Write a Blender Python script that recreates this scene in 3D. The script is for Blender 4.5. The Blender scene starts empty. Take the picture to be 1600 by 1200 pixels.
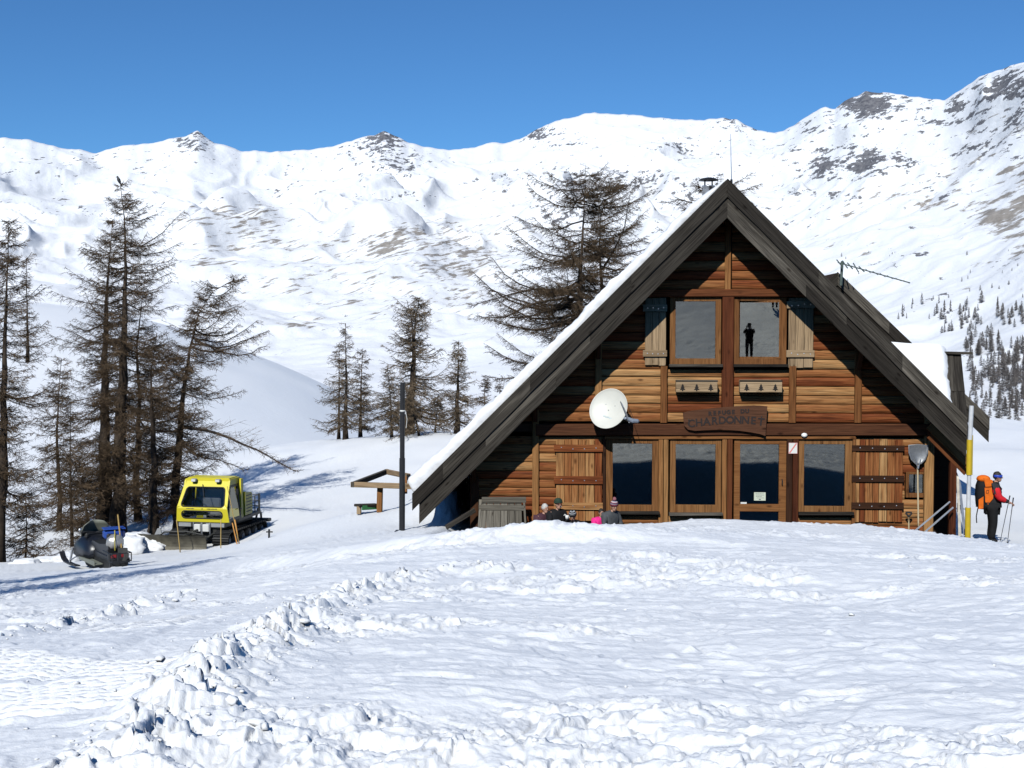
import bpy, bmesh, math, random
import numpy as np
from mathutils import Vector, Matrix

S = bpy.context.scene
COL = S.collection
R = math.radians
rnd = random.Random(7)

# ------------------------------------------------------------------ camera, world, sun, exposure
CZ = 6.0                       # eye height in world metres (hut terrace is near z = 0.4)
FPX = 2000.0                   # focal length for a 1600 px wide picture (45 mm on 36 mm)
YAW, PITCH = R(3.5), math.atan(90 / FPX)
cd = bpy.data.cameras.new('camera')
cam = bpy.data.objects.new('camera', cd)
COL.objects.link(cam)
cam.location = (0, 0, CZ)
cam.rotation_euler = (math.pi / 2 - PITCH, 0, YAW)
cd.sensor_width = 36
cd.lens = 45
cd.clip_start = 0.1
cd.clip_end = 20000
S.camera = cam

SUN_EL, SUN_AZ = R(40.5), R(15.0)          # the light travels towards +Y, 15 degrees to the right
w = bpy.data.worlds.new('World')
S.world = w
w.use_nodes = True
wn = w.node_tree.nodes
sky = wn.new('ShaderNodeTexSky')
sky.sky_type = 'NISHITA'
sky.sun_disc = False
sky.sun_elevation = SUN_EL
sky.sun_rotation = math.pi + SUN_AZ
sky.altitude = 2200
sky.air_density = 1.0
sky.dust_density = 0.0
sky.ozone_density = 8.0
wn['Background'].inputs[1].default_value = 0.09
tint = wn.new('ShaderNodeMix'); tint.data_type = 'RGBA'; tint.blend_type = 'MULTIPLY'; tint.inputs[0].default_value = 1
tint.inputs[7].default_value = (0.66, 0.97, 1.10, 1)          # the deep blue of thin mountain air
w.node_tree.links.new(sky.outputs[0], tint.inputs[6])
w.node_tree.links.new(tint.outputs[2], wn['Background'].inputs[0])

sl = bpy.data.lights.new('sun', 'SUN')
sl.energy = 4.0
sl.angle = R(0.53)
sl.color = (0.99, 0.985, 0.93)
sun = bpy.data.objects.new('sun', sl)
COL.objects.link(sun)
sdir = Vector((math.sin(SUN_AZ) * math.cos(SUN_EL), math.cos(SUN_AZ) * math.cos(SUN_EL), -math.sin(SUN_EL)))
sun.rotation_euler = sdir.to_track_quat('-Z', 'Y').to_euler()
sun.location = (-20, -60, 60)

S.cycles.diffuse_bounces = 0            # the photograph's shade is deep: sun and sky only
S.cycles.glossy_bounces = 3
S.cycles.max_bounces = 8
vs = S.view_settings
vs.view_transform = 'Standard'
vs.look = 'None'
vs.exposure = 0.08
vs.gamma = 1.0
vs.use_curve_mapping = False

# ------------------------------------------------------------------ picture <-> world
FW = Vector((-math.sin(YAW) * math.cos(PITCH), math.cos(YAW) * math.cos(PITCH), -math.sin(PITCH)))
RT = Vector((math.cos(YAW), math.sin(YAW), 0))
UP = RT.cross(FW)

def ray(u, v):
    return FW + RT * ((u - 800) / FPX) - UP * ((v - 600) / FPX)

def at(u, v, Y):
    """the world point at depth Y that stands where the survey of the photograph puts (u, v)"""
    d = ray(u, v)
    return Vector((0, 0, CZ)) + d * (Y / d.y)

# ------------------------------------------------------------------ noise
def _hash(ix, iy, seed):
    h = (ix.astype(np.int64) * 374761393 + iy.astype(np.int64) * 668265263 + seed * 1442695041) & 0xFFFFFFFF
    h = ((h ^ (h >> 13)) * 1274126177) & 0xFFFFFFFF
    return (h ^ (h >> 16)) & 0xFFFFFFFF

def pnoise(x, y, seed=0):
    x = np.asarray(x, dtype=np.float64); y = np.asarray(y, dtype=np.float64)
    xi = np.floor(x); yi = np.floor(y)
    xf = x - xi; yf = y - yi
    uu = xf * xf * xf * (xf * (xf * 6 - 15) + 10); vv = yf * yf * yf * (yf * (yf * 6 - 15) + 10)
    def g(ox, oy):
        a = _hash(xi + ox, yi + oy, seed) * (2 * math.pi / 4294967296.0)
        return np.cos(a) * (xf - ox) + np.sin(a) * (yf - oy)
    n0 = g(0, 0) * (1 - uu) + g(1, 0) * uu
    n1 = g(0, 1) * (1 - uu) + g(1, 1) * uu
    return (n0 * (1 - vv) + n1 * vv) * 1.5

def fbm(x, y, o=4, seed=0, gain=0.5):
    t = 0; a = 1.0
    for i in range(o):
        t = t + a * pnoise(x * 2 ** i + 17.3 * i, y * 2 ** i - 9.1 * i, seed + i); a *= gain
    return t

def billow(x, y, o=3, seed=0, gain=0.5):
    t = 0; a = 1.0
    for i in range(o):
        t = t + a * np.abs(pnoise(x * 2 ** i + 5.7 * i, y * 2 ** i + 3.3 * i, seed + i)); a *= gain
    return t

def ridged(x, y, o=4, seed=0, gain=0.5):
    t = 0; a = 1.0
    for i in range(o):
        n = 1 - np.abs(pnoise(x * 2 ** i + 5.7 * i, y * 2 ** i + 3.3 * i, seed + i)) * 1.6
        t = t + a * n * n; a *= gain
    return t

def chunks(x, y, seed=0):
    """broken blocks: every cell of a random mosaic has its own height and tilt; returns height 0..1"""
    x = np.asarray(x, dtype=np.float64); y = np.asarray(y, dtype=np.float64)
    xi = np.floor(x); yi = np.floor(y)
    f1 = np.full(x.shape, 9.0); f2 = np.full(x.shape, 9.0); h = np.zeros(x.shape)
    for ox in (-1, 0, 1):
        for oy in (-1, 0, 1):
            cx, cy = xi + ox, yi + oy
            px = cx + _hash(cx, cy, seed) / 4294967296.0; py = cy + _hash(cx, cy, seed + 1) / 4294967296.0
            dx, dy = x - px, y - py
            d = np.hypot(dx, dy)
            hh = _hash(cx, cy, seed + 2) / 4294967296.0
            tx = _hash(cx, cy, seed + 3) / 4294967296.0 - .5; ty = _hash(cx, cy, seed + 4) / 4294967296.0 - .5
            m = d < f1
            f2 = np.where(m, f1, np.minimum(f2, d))
            h = np.where(m, hh ** 1.6 + .7 * (tx * dx + ty * dy), h)
            f1 = np.where(m, d, f1)
    return h * sstep(0.0, 0.16, f2 - f1)

def sstep(a, b, x):
    t = np.clip((np.asarray(x, dtype=np.float64) - a) / (b - a), 0, 1)
    return t * t * (3 - 2 * t)

# ------------------------------------------------------------------ materials
MATS = {}

def nodes_of(name):
    m = bpy.data.materials.new(name)
    m.use_nodes = True
    nt = m.node_tree
    b = nt.nodes['Principled BSDF']
    return m, nt, nt.nodes, nt.links, b

def nd(nt, typ, **kw):
    n = nt.nodes.new(typ)
    for k, v in kw.items():
        if k.startswith('i_'):
            n.inputs[int(k[2:]) if k[2:].isdigit() else k[2:]].default_value = v
        else:
            setattr(n, k, v)
    return n

def ramp(nt, stops, interp='LINEAR'):
    n = nt.nodes.new('ShaderNodeValToRGB')
    n.color_ramp.interpolation = interp
    e = n.color_ramp.elements
    while len(e) < len(stops):
        e.new(0.5)
    for i, (p, c) in enumerate(stops):
        e[i].position = p
        e[i].color = (*c, 1) if len(c) == 3 else c
    return n

def mat_plain(name, col, rough=0.6, metal=0.0, var=0.25, scale=6.0, bump=0.0, spec=0.5):
    """a plain material with slight mottling and optional fine relief"""
    if name in MATS:
        return MATS[name]
    m, nt, N, L, b = nodes_of(name)
    tc = nd(nt, 'ShaderNodeTexCoord')
    nz = nd(nt, 'ShaderNodeTexNoise'); nz.inputs['Scale'].default_value = scale; nz.inputs['Detail'].default_value = 5
    L.new(tc.outputs['Object'], nz.inputs['Vector'])
    lo = tuple(c * (1 - var) for c in col); hi = tuple(min(1, c * (1 + var)) for c in col)
    rp = ramp(nt, [(0.3, lo), (0.7, hi)])
    L.new(nz.outputs[0], rp.inputs[0]); L.new(rp.outputs[0], b.inputs['Base Color'])
    b.inputs['Roughness'].default_value = rough
    b.inputs['Metallic'].default_value = metal
    b.inputs['Specular IOR Level'].default_value = spec
    if bump:
        bp = nd(nt, 'ShaderNodeBump'); bp.inputs['Strength'].default_value = bump; bp.inputs['Distance'].default_value = 0.02
        L.new(nz.outputs[0], bp.inputs['Height']); L.new(bp.outputs[0], b.inputs['Normal'])
    MATS[name] = m
    return m

def mat_wood(name, tones, axis='X', dark=0.35, rough=0.7, grain=1.0, bump=0.35, knots=True, spread=0.75):
    """sawn or round timber: a tone per piece, long grain along one axis, dark streaks, knots, cracks"""
    if name in MATS:
        return MATS[name]
    m, nt, N, L, b = nodes_of(name)
    tc = nd(nt, 'ShaderNodeTexCoord'); oi = nd(nt, 'ShaderNodeObjectInfo')
    add = nd(nt, 'ShaderNodeVectorMath', operation='ADD')
    off = nd(nt, 'ShaderNodeVectorMath', operation='SCALE')
    cmb = nd(nt, 'ShaderNodeCombineXYZ')
    for i in range(3):
        L.new(oi.outputs['Random'], cmb.inputs[i])
    L.new(cmb.outputs[0], off.inputs[0]); off.inputs['Scale'].default_value = 61.7
    L.new(tc.outputs['Object'], add.inputs[0]); L.new(off.outputs[0], add.inputs[1])
    mp = nd(nt, 'ShaderNodeMapping'); L.new(add.outputs[0], mp.inputs[0])
    sc = [9.0 * grain] * 3; sc['XYZ'.index(axis)] = 0.55 * grain
    mp.inputs['Scale'].default_value = sc
    g1 = nd(nt, 'ShaderNodeTexNoise'); g1.inputs['Scale'].default_value = 1.6; g1.inputs['Detail'].default_value = 6; g1.inputs['Distortion'].default_value = 0.8
    L.new(mp.outputs[0], g1.inputs['Vector'])
    mp2 = nd(nt, 'ShaderNodeMapping'); L.new(add.outputs[0], mp2.inputs[0])
    sc2 = [60.0 * grain] * 3; sc2['XYZ'.index(axis)] = 1.6 * grain
    mp2.inputs['Scale'].default_value = sc2
    g2 = nd(nt, 'ShaderNodeTexNoise'); g2.inputs['Scale'].default_value = 1.0; g2.inputs['Detail'].default_value = 4
    L.new(mp2.outputs[0], g2.inputs['Vector'])
    mixf = nd(nt, 'ShaderNodeMath', operation='MULTIPLY_ADD')
    L.new(g1.outputs[0], mixf.inputs[0]); mixf.inputs[1].default_value = 0.75
    r2 = nd(nt, 'ShaderNodeMath', operation='MULTIPLY'); L.new(oi.outputs['Random'], r2.inputs[0]); r2.inputs[1].default_value = spread
    r3 = nd(nt, 'ShaderNodeMath', operation='SUBTRACT'); L.new(r2.outputs[0], r3.inputs[0]); r3.inputs[1].default_value = spread / 2 - .125
    L.new(r3.outputs[0], mixf.inputs[2])
    n = len(tones)
    rp = ramp(nt, [(i / max(1, n - 1), t) for i, t in enumerate(tones)])
    L.new(mixf.outputs[0], rp.inputs[0])
    dk = ramp(nt, [(0.30, (dark,) * 3), (0.55, (1, 1, 1))])
    L.new(g2.outputs[0], dk.inputs[0])
    mx = nd(nt, 'ShaderNodeMix', data_type='RGBA', blend_type='MULTIPLY'); mx.inputs[0].default_value = 1
    L.new(rp.outputs[0], mx.inputs[6]); L.new(dk.outputs[0], mx.inputs[7])
    last = mx.outputs[2]
    if knots:
        mp3 = nd(nt, 'ShaderNodeMapping'); L.new(add.outputs[0], mp3.inputs[0])
        s3 = [5.0] * 3; s3['XYZ'.index(axis)] = 2.2
        mp3.inputs['Scale'].default_value = s3
        vo = nd(nt, 'ShaderNodeTexVoronoi'); vo.inputs['Scale'].default_value = 0.8
        L.new(mp3.outputs[0], vo.inputs['Vector'])
        kr = ramp(nt, [(0.05, (0.22, 0.18, 0.16)), (0.17, (1, 1, 1))])
        L.new(vo.outputs['Distance'], kr.inputs[0])
        mk = nd(nt, 'ShaderNodeMix', data_type='RGBA', blend_type='MULTIPLY'); mk.inputs[0].default_value = 0.8
        L.new(last, mk.inputs[6]); L.new(kr.outputs[0], mk.inputs[7]); last = mk.outputs[2]
    L.new(last, b.inputs['Base Color'])
    b.inputs['Roughness'].default_value = rough
    b.inputs['Specular IOR Level'].default_value = 0.08
    bp = nd(nt, 'ShaderNodeBump'); bp.inputs['Strength'].default_value = bump; bp.inputs['Distance'].default_value = 0.012
    L.new(g2.outputs[0], bp.inputs['Height']); L.new(bp.outputs[0], b.inputs['Normal'])
    MATS[name] = m
    return m

def mat_glass(name, refl=0.16, tint=(0.35, 0.38, 0.40), rough=0.01):
    """a thin window pane: part of the light is mirrored, the rest goes through dimmed"""
    if name in MATS:
        return MATS[name]
    m, nt, N, L, b = nodes_of(name)
    N.remove(b)
    out = N['Material Output']
    tr = nd(nt, 'ShaderNodeBsdfTransparent'); tr.inputs[0].default_value = (*tint, 1)
    gl = nd(nt, 'ShaderNodeBsdfGlossy'); gl.inputs['Roughness'].default_value = rough; gl.inputs[0].default_value = (0.94, 0.94, 0.86, 1)
    fr = nd(nt, 'ShaderNodeFresnel'); fr.inputs[0].default_value = 1.5
    ad = nd(nt, 'ShaderNodeMath', operation='MULTIPLY_ADD'); ad.use_clamp = True
    L.new(fr.outputs[0], ad.inputs[0]); ad.inputs[1].default_value = 1.0; ad.inputs[2].default_value = refl - 0.04
    mx = nd(nt, 'ShaderNodeMixShader')
    L.new(ad.outputs[0], mx.inputs[0]); L.new(tr.outputs[0], mx.inputs[1]); L.new(gl.outputs[0], mx.inputs[2])
    L.new(mx.outputs[0], out.inputs[0])
    MATS[name] = m
    return m

# ------------------------------------------------------------------ mesh building
def tag(o, label=None, cat=None, group=None, kind=None):
    if label: o['label'] = label
    if cat: o['category'] = cat
    if group: o['group'] = group
    if kind: o['kind'] = kind
    return o

def empty(name, loc=(0, 0, 0), rz=0.0, parent=None):
    o = bpy.data.objects.new(name, None)
    o.empty_display_size = 0.2
    COL.objects.link(o)
    o.location = loc
    o.rotation_euler = (0, 0, rz)
    if parent: o.parent = parent
    return o

class MB:
    def __init__(s):
        s.v = []; s.f = []; s.mi = []; s.m = 0

    def add(s, vs_, fs, M=None):
        k = len(s.v)
        if M is not None:
            vs_ = [M @ Vector(p) for p in vs_]
        s.v.extend([tuple(p) for p in vs_])
        for f in fs:
            s.f.append(tuple(i + k for i in f)); s.mi.append(s.m)
        return s

    def box(s, c, d, M=None, ch=0.0):
        x, y, z = d[0] / 2, d[1] / 2, d[2] / 2
        cx, cy, cz = c
        if ch <= 0:
            vs_ = [(cx + a * x, cy + b_ * y, cz + e * z) for a in (-1, 1) for b_ in (-1, 1) for e in (-1, 1)]
            fs = [(0, 1, 3, 2), (4, 6, 7, 5), (0, 4, 5, 1), (2, 3, 7, 6), (0, 2, 6, 4), (1, 5, 7, 3)]
            return s.add(vs_, fs, M)
        ch = min(ch, x * .9, y * .9, z * .9)
        bm = bmesh.new()
        bmesh.ops.create_cube(bm, size=1)
        for p in bm.verts:
            p.co = Vector((cx + p.co.x * 2 * x, cy + p.co.y * 2 * y, cz + p.co.z * 2 * z))
        bmesh.ops.bevel(bm, geom=bm.edges[:], offset=ch, segments=1, affect='EDGES')
        bm.verts.index_update()
        s.add([p.co.copy() for p in bm.verts], [[q.index for q in f.verts] for f in bm.faces], M)
        bm.free()
        return s

    def beam(s, p, q, w_, h, up=(0, 0, 1), seg=1, jit=0.0, ch=0.12):
        """timber of section w_ x h from p to q with chamfered long edges"""
        p = Vector(p); q = Vector(q)
        t = (q - p).normalized()
        sd = t.cross(Vector(up)).normalized()
        u_ = sd.cross(t).normalized()
        c = min(w_, h) * ch
        prof = [(-w_/2 + c, -h/2), (w_/2 - c, -h/2), (w_/2, -h/2 + c), (w_/2, h/2 - c), (w_/2 - c, h/2), (-w_/2 + c, h/2), (-w_/2, h/2 - c), (-w_/2, -h/2 + c)]
        vs_ = []; fs = []
        n = len(prof)
        for i in range(seg + 1):
            o = p.lerp(q, i / seg)
            jx = rnd.uniform(-jit, jit); jy = rnd.uniform(-jit, jit)
            for a, b_ in prof:
                vs_.append(o + sd * (a + jx) + u_ * (b_ + jy))
        for i in range(seg):
            for j in range(n):
                a = i * n + j; b_ = i * n + (j + 1) % n
                fs.append((a, b_, b_ + n, a + n))
        fs.append(tuple(reversed(range(n)))); fs.append(tuple(range(seg * n, seg * n + n)))
        return s.add(vs_, fs)

    def tube(s, pts, rad, n=8, caps=True, up=None):
        pts = [Vector(p) for p in pts]
        if not hasattr(rad, '__len__'):
            rad = [rad] * len(pts)
        vs_ = []; fs = []
        prev = None
        for i, p in enumerate(pts):
            t = (pts[min(i + 1, len(pts) - 1)] - pts[max(i - 1, 0)])
            if t.length < 1e-9: t = Vector((0, 0, 1))
            t.normalize()
            if prev is None:
                a = Vector((0, 0, 1)) if abs(t.z) < .9 else Vector((1, 0, 0))
                sd = t.cross(a).normalized()
            else:
                sd = (prev - t * prev.dot(t)).normalized()
            prev = sd
            bi = t.cross(sd)
            for k in range(n):
                an = 2 * math.pi * k / n
                vs_.append(p + (sd * math.cos(an) + bi * math.sin(an)) * rad[i])
        for i in range(len(pts) - 1):
            for k in range(n):
                a = i * n + k; b_ = i * n + (k + 1) % n
                fs.append((a, b_, b_ + n, a + n))
        if caps:
            fs.append(tuple(reversed(range(n)))); fs.append(tuple(range((len(pts) - 1) * n, len(pts) * n)))
        return s.add(vs_, fs)

    def lathe(s, prof, n=16, M=None, cap=True):
        """profile of (radius, height) turned about Z"""
        vs_ = []; fs = []
        for r_, z in prof:
            for k in range(n):
                an = 2 * math.pi * k / n
                vs_.append((r_ * math.cos(an), r_ * math.sin(an), z))
        for i in range(len(prof) - 1):
            for k in range(n):
                a = i * n + k; b_ = i * n + (k + 1) % n
                fs.append((a, b_, b_ + n, a + n))
        if cap:
            fs.append(tuple(reversed(range(n)))); fs.append(tuple(range((len(prof) - 1) * n, len(prof) * n)))
        return s.add(vs_, fs, M)

    def ball(s, c, r_, n=10, k=7, M=None, jit=0.0, seed=0):
        if not hasattr(r_, '__len__'): r_ = (r_,) * 3
        q = random.Random(seed)
        vs_ = [(c[0], c[1], c[2] - r_[2])]
        for i in range(1, k):
            ph = -math.pi / 2 + math.pi * i / k
            for j in range(n):
                an = 2 * math.pi * j / n
                f = 1 + q.uniform(-jit, jit)
                vs_.append((c[0] + r_[0] * math.cos(ph) * math.cos(an) * f, c[1] + r_[1] * math.cos(ph) * math.sin(an) * f, c[2] + r_[2] * math.sin(ph) * f))
        vs_.append((c[0], c[1], c[2] + r_[2]))
        fs = []
        for j in range(n):
            fs.append((0, 1 + (j + 1) % n, 1 + j))
        for i in range(k - 2):
            for j in range(n):
                a = 1 + i * n + j; b_ = 1 + i * n + (j + 1) % n
                fs.append((a, b_, b_ + n, a + n))
        t = len(vs_) - 1; o = 1 + (k - 2) * n
        for j in range(n):
            fs.append((o + j, o + (j + 1) % n, t))
        return s.add(vs_, fs, M)

    def prism(s, poly, d0, d1, plane='XZ', M=None):
        """a flat outline given a thickness; plane XZ is extruded along Y, XY along Z, YZ along X"""
        n = len(poly)
        def mk(a, b_, d):
            return {'XZ': (a, d, b_), 'XY': (a, b_, d), 'YZ': (d, a, b_)}[plane]
        vs_ = [mk(a, b_, d0) for a, b_ in poly] + [mk(a, b_, d1) for a, b_ in poly]
        fs = [tuple(range(n)), tuple(reversed(range(n, 2 * n)))]
        for i in range(n):
            j = (i + 1) % n
            fs.append((i, i + n, j + n, j))
        return s.add(vs_, fs, M)

    def ring(s, outer, inner, th=None):
        """a flat frame between two outlines of equally many 3D points, th is the thickness vector"""
        n = len(outer)
        vs_ = list(map(Vector, outer)) + list(map(Vector, inner))
        fs = [(i, (i + 1) % n, n + (i + 1) % n, n + i) for i in range(n)]
        if th is not None:
            th = Vector(th)
            vs_ += [p + th for p in vs_[:2 * n]]
            m = 2 * n
            fs += [(m + n + i, m + n + (i + 1) % n, m + (i + 1) % n, m + i) for i in range(n)]
            fs += [((i + 1) % n, i, m + i, m + (i + 1) % n) for i in range(n)]
            fs += [(n + i, n + (i + 1) % n, m + n + (i + 1) % n, m + n + i) for i in range(n)]
        return s.add(vs_, fs)

    def mesh(s, name, mats, smooth=False):
        me = bpy.data.meshes.new(name)
        me.from_pydata(s.v, [], s.f)
        if not isinstance(mats, (list, tuple)): mats = [mats]
        for m in mats: me.materials.append(m)
        if len(mats) > 1:
            me.polygons.foreach_set('material_index', s.mi)
        bm = bmesh.new(); bm.from_mesh(me)
        bmesh.ops.recalc_face_normals(bm, faces=bm.faces)
        bm.to_mesh(me); bm.free()
        if smooth:
            me.polygons.foreach_set('use_smooth', [True] * len(me.polygons))
        me.update()
        return me

    def build(s, name, mats, parent=None, smooth=False, loc=None, origin=False):
        me = s.mesh(name, mats, smooth)
        o = bpy.data.objects.new(name, me)
        COL.objects.link(o)
        if origin and len(s.v):
            c = Vector((sum(p[0] for p in s.v), sum(p[1] for p in s.v), sum(p[2] for p in s.v))) / len(s.v)
            me.transform(Matrix.Translation(-c)); o.location = c
        if loc is not None: o.location = loc
        if parent is not None: o.parent = parent
        return o

def grid_mesh(name, X, Y, Z, mats, attrs=None, smooth=True):
    """a sheet from 2D arrays of coordinates"""
    n, m = X.shape
    co = np.stack([X, Y, Z], -1).reshape(-1, 3).astype(np.float32)
    i = np.arange(n * m).reshape(n, m)
    q = np.stack([i[:-1, :-1], i[:-1, 1:], i[1:, 1:], i[1:, :-1]], -1).reshape(-1, 4).astype(np.int32)
    me = bpy.data.meshes.new(name)
    me.vertices.add(len(co)); me.vertices.foreach_set('co', co.ravel())
    me.loops.add(q.size); me.loops.foreach_set('vertex_index', q.ravel())
    me.polygons.add(len(q)); me.polygons.foreach_set('loop_start', np.arange(0, q.size, 4, dtype=np.int32))
    me.update(calc_edges=True)
    if smooth:
        me.polygons.foreach_set('use_smooth', np.ones(len(q), dtype=bool))
    for k, a in (attrs or {}).items():
        at_ = me.attributes.new(k, 'FLOAT', 'POINT')
        at_.data.foreach_set('value', a.ravel().astype(np.float32))
    for mm in (mats if isinstance(mats, list) else [mats]): me.materials.append(mm)
    me.update()
    o = bpy.data.objects.new(name, me)
    COL.objects.link(o)
    return o
# ------------------------------------------------------------------ snow
def mat_snow(name, fine=1.0, scale=1.0):
    m, nt, N, L, b = nodes_of(name)
    tc = nd(nt, 'ShaderNodeTexCoord')
    mp = nd(nt, 'ShaderNodeMapping'); L.new(tc.outputs['Object'], mp.inputs[0])
    n1 = nd(nt, 'ShaderNodeTexNoise'); n1.inputs['Scale'].default_value = 9 * scale; n1.inputs['Detail'].default_value = 6; n1.inputs['Roughness'].default_value = 0.6
    n2 = nd(nt, 'ShaderNodeTexNoise'); n2.inputs['Scale'].default_value = 0.35 * scale; n2.inputs['Detail'].default_value = 3
    L.new(mp.outputs[0], n1.inputs['Vector']); L.new(mp.outputs[0], n2.inputs['Vector'])
    rp = ramp(nt, [(0.3, (0.83, 0.84, 0.86)), (0.7, (0.90, 0.90, 0.90))])
    L.new(n2.outputs[0], rp.inputs[0]); L.new(rp.outputs[0], b.inputs['Base Color'])
    b.inputs['Roughness'].default_value = 0.62
    b.inputs['Specular IOR Level'].default_value = 0.25
    bp = nd(nt, 'ShaderNodeBump'); bp.inputs['Strength'].default_value = 0.5 * fine; bp.inputs['Distance'].default_value = 0.035 / scale
    L.new(n1.outputs[0], bp.inputs['Height']); L.new(bp.outputs[0], b.inputs['Normal'])
    MATS[name] = m
    return m

SNOW = mat_snow('snow')
SNOW_HILL = mat_snow('snow_hill', 0.35, 0.12)

# ------------------------------------------------------------------ the near snow ground: survey points, smooth fit
CTRL = []
def cp(u, v, Y): CTRL.append(tuple(at(u, v, Y)))
for u in (-150, 200, 500, 800, 1100, 1400, 1750): cp(u, 1200, 4.8)
for u in (-150, 400, 800, 1200, 1700): cp(u, 1100, 6.1)
for u in (800, 1200, 1700): cp(u, 1000, 8.4)
for u in (800, 1000, 1200, 1500, 1750): cp(u, 905, 13.0)
for u, v in ((750, 850), (950, 845), (1150, 845), (1350, 850), (1500, 860), (1700, 872)): cp(u, v, 19.0)
for u, v in ((650, 842), (720, 828), (840, 825), (900, 822), (1000, 816), (1060, 814), (1100, 807), (1140, 814), (1180, 813), (1250, 823), (1330, 820), (1400, 830), (1490, 842), (1560, 855), (1640, 868), (1760, 876)): cp(u, v, 26.5)
cp(0, 1000, 9.5); cp(200, 952, 13); cp(400, 905, 18); cp(-150, 1010, 9.5); cp(450, 880, 24); cp(300, 880, 26)
cp(100, 890, 32); cp(0, 885, 33); cp(-150, 890, 33); cp(330, 862, 38); cp(420, 850, 33); cp(240, 864, 38)
cp(180, 838, 45); cp(240, 845, 43); cp(80, 860, 42); cp(560, 850, 27)
cp(628, 831, 31); cp(560, 800, 36); cp(640, 805, 36); cp(430, 770, 50); cp(560, 722, 55); cp(700, 684, 58); cp(450, 694, 62); cp(600, 678, 64)
cp(100, 760, 70); cp(300, 730, 70); cp(-200, 790, 66)
cp(1545, 850, 33); cp(1600, 835, 36); cp(1560, 705, 55); cp(1600, 662, 72); cp(1530, 650, 72); cp(1750, 690, 70); cp(1000, 700, 60); cp(1300, 700, 62); cp(1700, 830, 38)
cp(620, 800, 95); cp(1000, 760, 95); cp(1600, 740, 100); cp(250, 760, 100)
for x in (-14, 0, 14):
    CTRL.append((x, 0, CZ - 1.65)); CTRL.append((x, 2.4, CZ - 1.62))
    CTRL.append((x, -12, CZ + 0.85)); CTRL.append((x, -30, CZ + 5.4)); CTRL.append((x * 2, -60, CZ + 13))
CTRL = np.array(CTRL)

def tps_fit(P, lam=0.02):
    n = len(P)
    d = np.hypot(P[:, None, 0] - P[None, :, 0], P[:, None, 1] - P[None, :, 1])
    K = np.where(d > 0, d * d * np.log(np.maximum(d, 1e-9)), 0) + lam * np.eye(n)
    A = np.zeros((n + 3, n + 3)); A[:n, :n] = K
    A[:n, n] = 1; A[:n, n + 1:] = P[:, :2]; A[n:, :n] = A[:n, n:].T
    return np.linalg.solve(A, np.concatenate([P[:, 2], [0, 0, 0]]))

TPS = tps_fit(CTRL, 0.12)

def tps(x, y):
    x = np.asarray(x, dtype=np.float64); y = np.asarray(y, dtype=np.float64)
    sh = x.shape; x = x.ravel(); y = y.ravel()
    z = TPS[-3] + TPS[-2] * x + TPS[-1] * y
    for i in range(len(CTRL)):
        r2 = (x - CTRL[i, 0]) ** 2 + (y - CTRL[i, 1]) ** 2
        z = z + TPS[i] * 0.5 * r2 * np.log(np.maximum(r2, 1e-12))
    return z.reshape(sh)

def ground_px(u, v, f):
    """where the line of sight of a survey pixel meets the ground f"""
    d = ray(u, v); d = d / d.y
    Y = np.linspace(3.5, 90, 1800)
    z = CZ + d.z * Y
    g = f(d.x * Y, Y)
    k = np.argmax(g >= z) if (g >= z).any() else len(Y) - 1
    return Vector((d.x * Y[k], Y[k], g[k]))

def poly_dist(x, y, pts):
    """distance to a polyline, and how far along it (0..1)"""
    best = np.full(x.shape, 1e9); tt = np.zeros(x.shape); side = np.zeros(x.shape)
    L_ = [0]
    for a, b in zip(pts[:-1], pts[1:]): L_.append(L_[-1] + math.hypot(b[0] - a[0], b[1] - a[1]))
    for k, (a, b) in enumerate(zip(pts[:-1], pts[1:])):
        dx, dy = b[0] - a[0], b[1] - a[1]
        l2 = dx * dx + dy * dy
        t = np.clip(((x - a[0]) * dx + (y - a[1]) * dy) / l2, 0, 1)
        ex = x - a[0] - t * dx; ey = y - a[1] - t * dy
        d = np.hypot(ex, ey)
        m = d < best
        best = np.where(m, d, best)
        tt = np.where(m, (L_[k] + t * math.sqrt(l2)) / L_[-1], tt)
        side = np.where(m, np.sign(dx * (y - a[1]) - dy * (x - a[0])), side)
    return best, tt, side

def pxline(pts):
    return [tuple(ground_px(u, v, tps)[:2]) for u, v in pts]
BERM_R = pxline([(205, 1215), (265, 1160), (335, 1075), (400, 1035), (455, 1000), (495, 955), (560, 930), (610, 908), (700, 893), (800, 886)])
BERM_L = pxline([(-60, 1015), (20, 1000), (70, 985), (150, 968), (230, 948), (300, 934)])
STEP = [(-7.6, 24.5), (-6.0, 21.6), (-4.2, 19.6), (-2.4, 18.5), (-0.4, 17.9), (1.8, 17.6), (4.0, 17.7)]

TX0 = at(742, 800, 31).x; TX1 = at(1496, 800, 32).x

def base_h(x, y):
    """ground without the small relief"""
    x = np.asarray(x, dtype=np.float64); y = np.asarray(y, dtype=np.float64)
    z = tps(x, y)
    # ploughed bank at the edge of the hut plateau
    d, t, sd = poly_dist(x, y, STEP)
    sg = d * sd
    z = z + 0.22 * sstep(-0.15, 0.75, sg) * (1 - sstep(0.8, 5.0, sg)) * sstep(-7.4, -5.8, x) * (1 - sstep(-0.8, 2.8, x))
    # snow that slid off the roof lies banked against the left eave
    z = z + 1.35 * np.exp(-((x + 4.1) / 1.05) ** 2) * sstep(32.5, 38.5, y) * (1 - sstep(45, 49, y))
    # the dug-out terrace in front of the hut
    w0 = TX0
    tx = sstep(w0 - .9, w0, x) * (1 - sstep(TX1, TX1 + .5, x))
    ty = sstep(26.0, 26.8, y) * (1 - sstep(44.0, 46, y))
    z = z * (1 - tx * ty) + 0.4 * tx * ty
    return z

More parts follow.
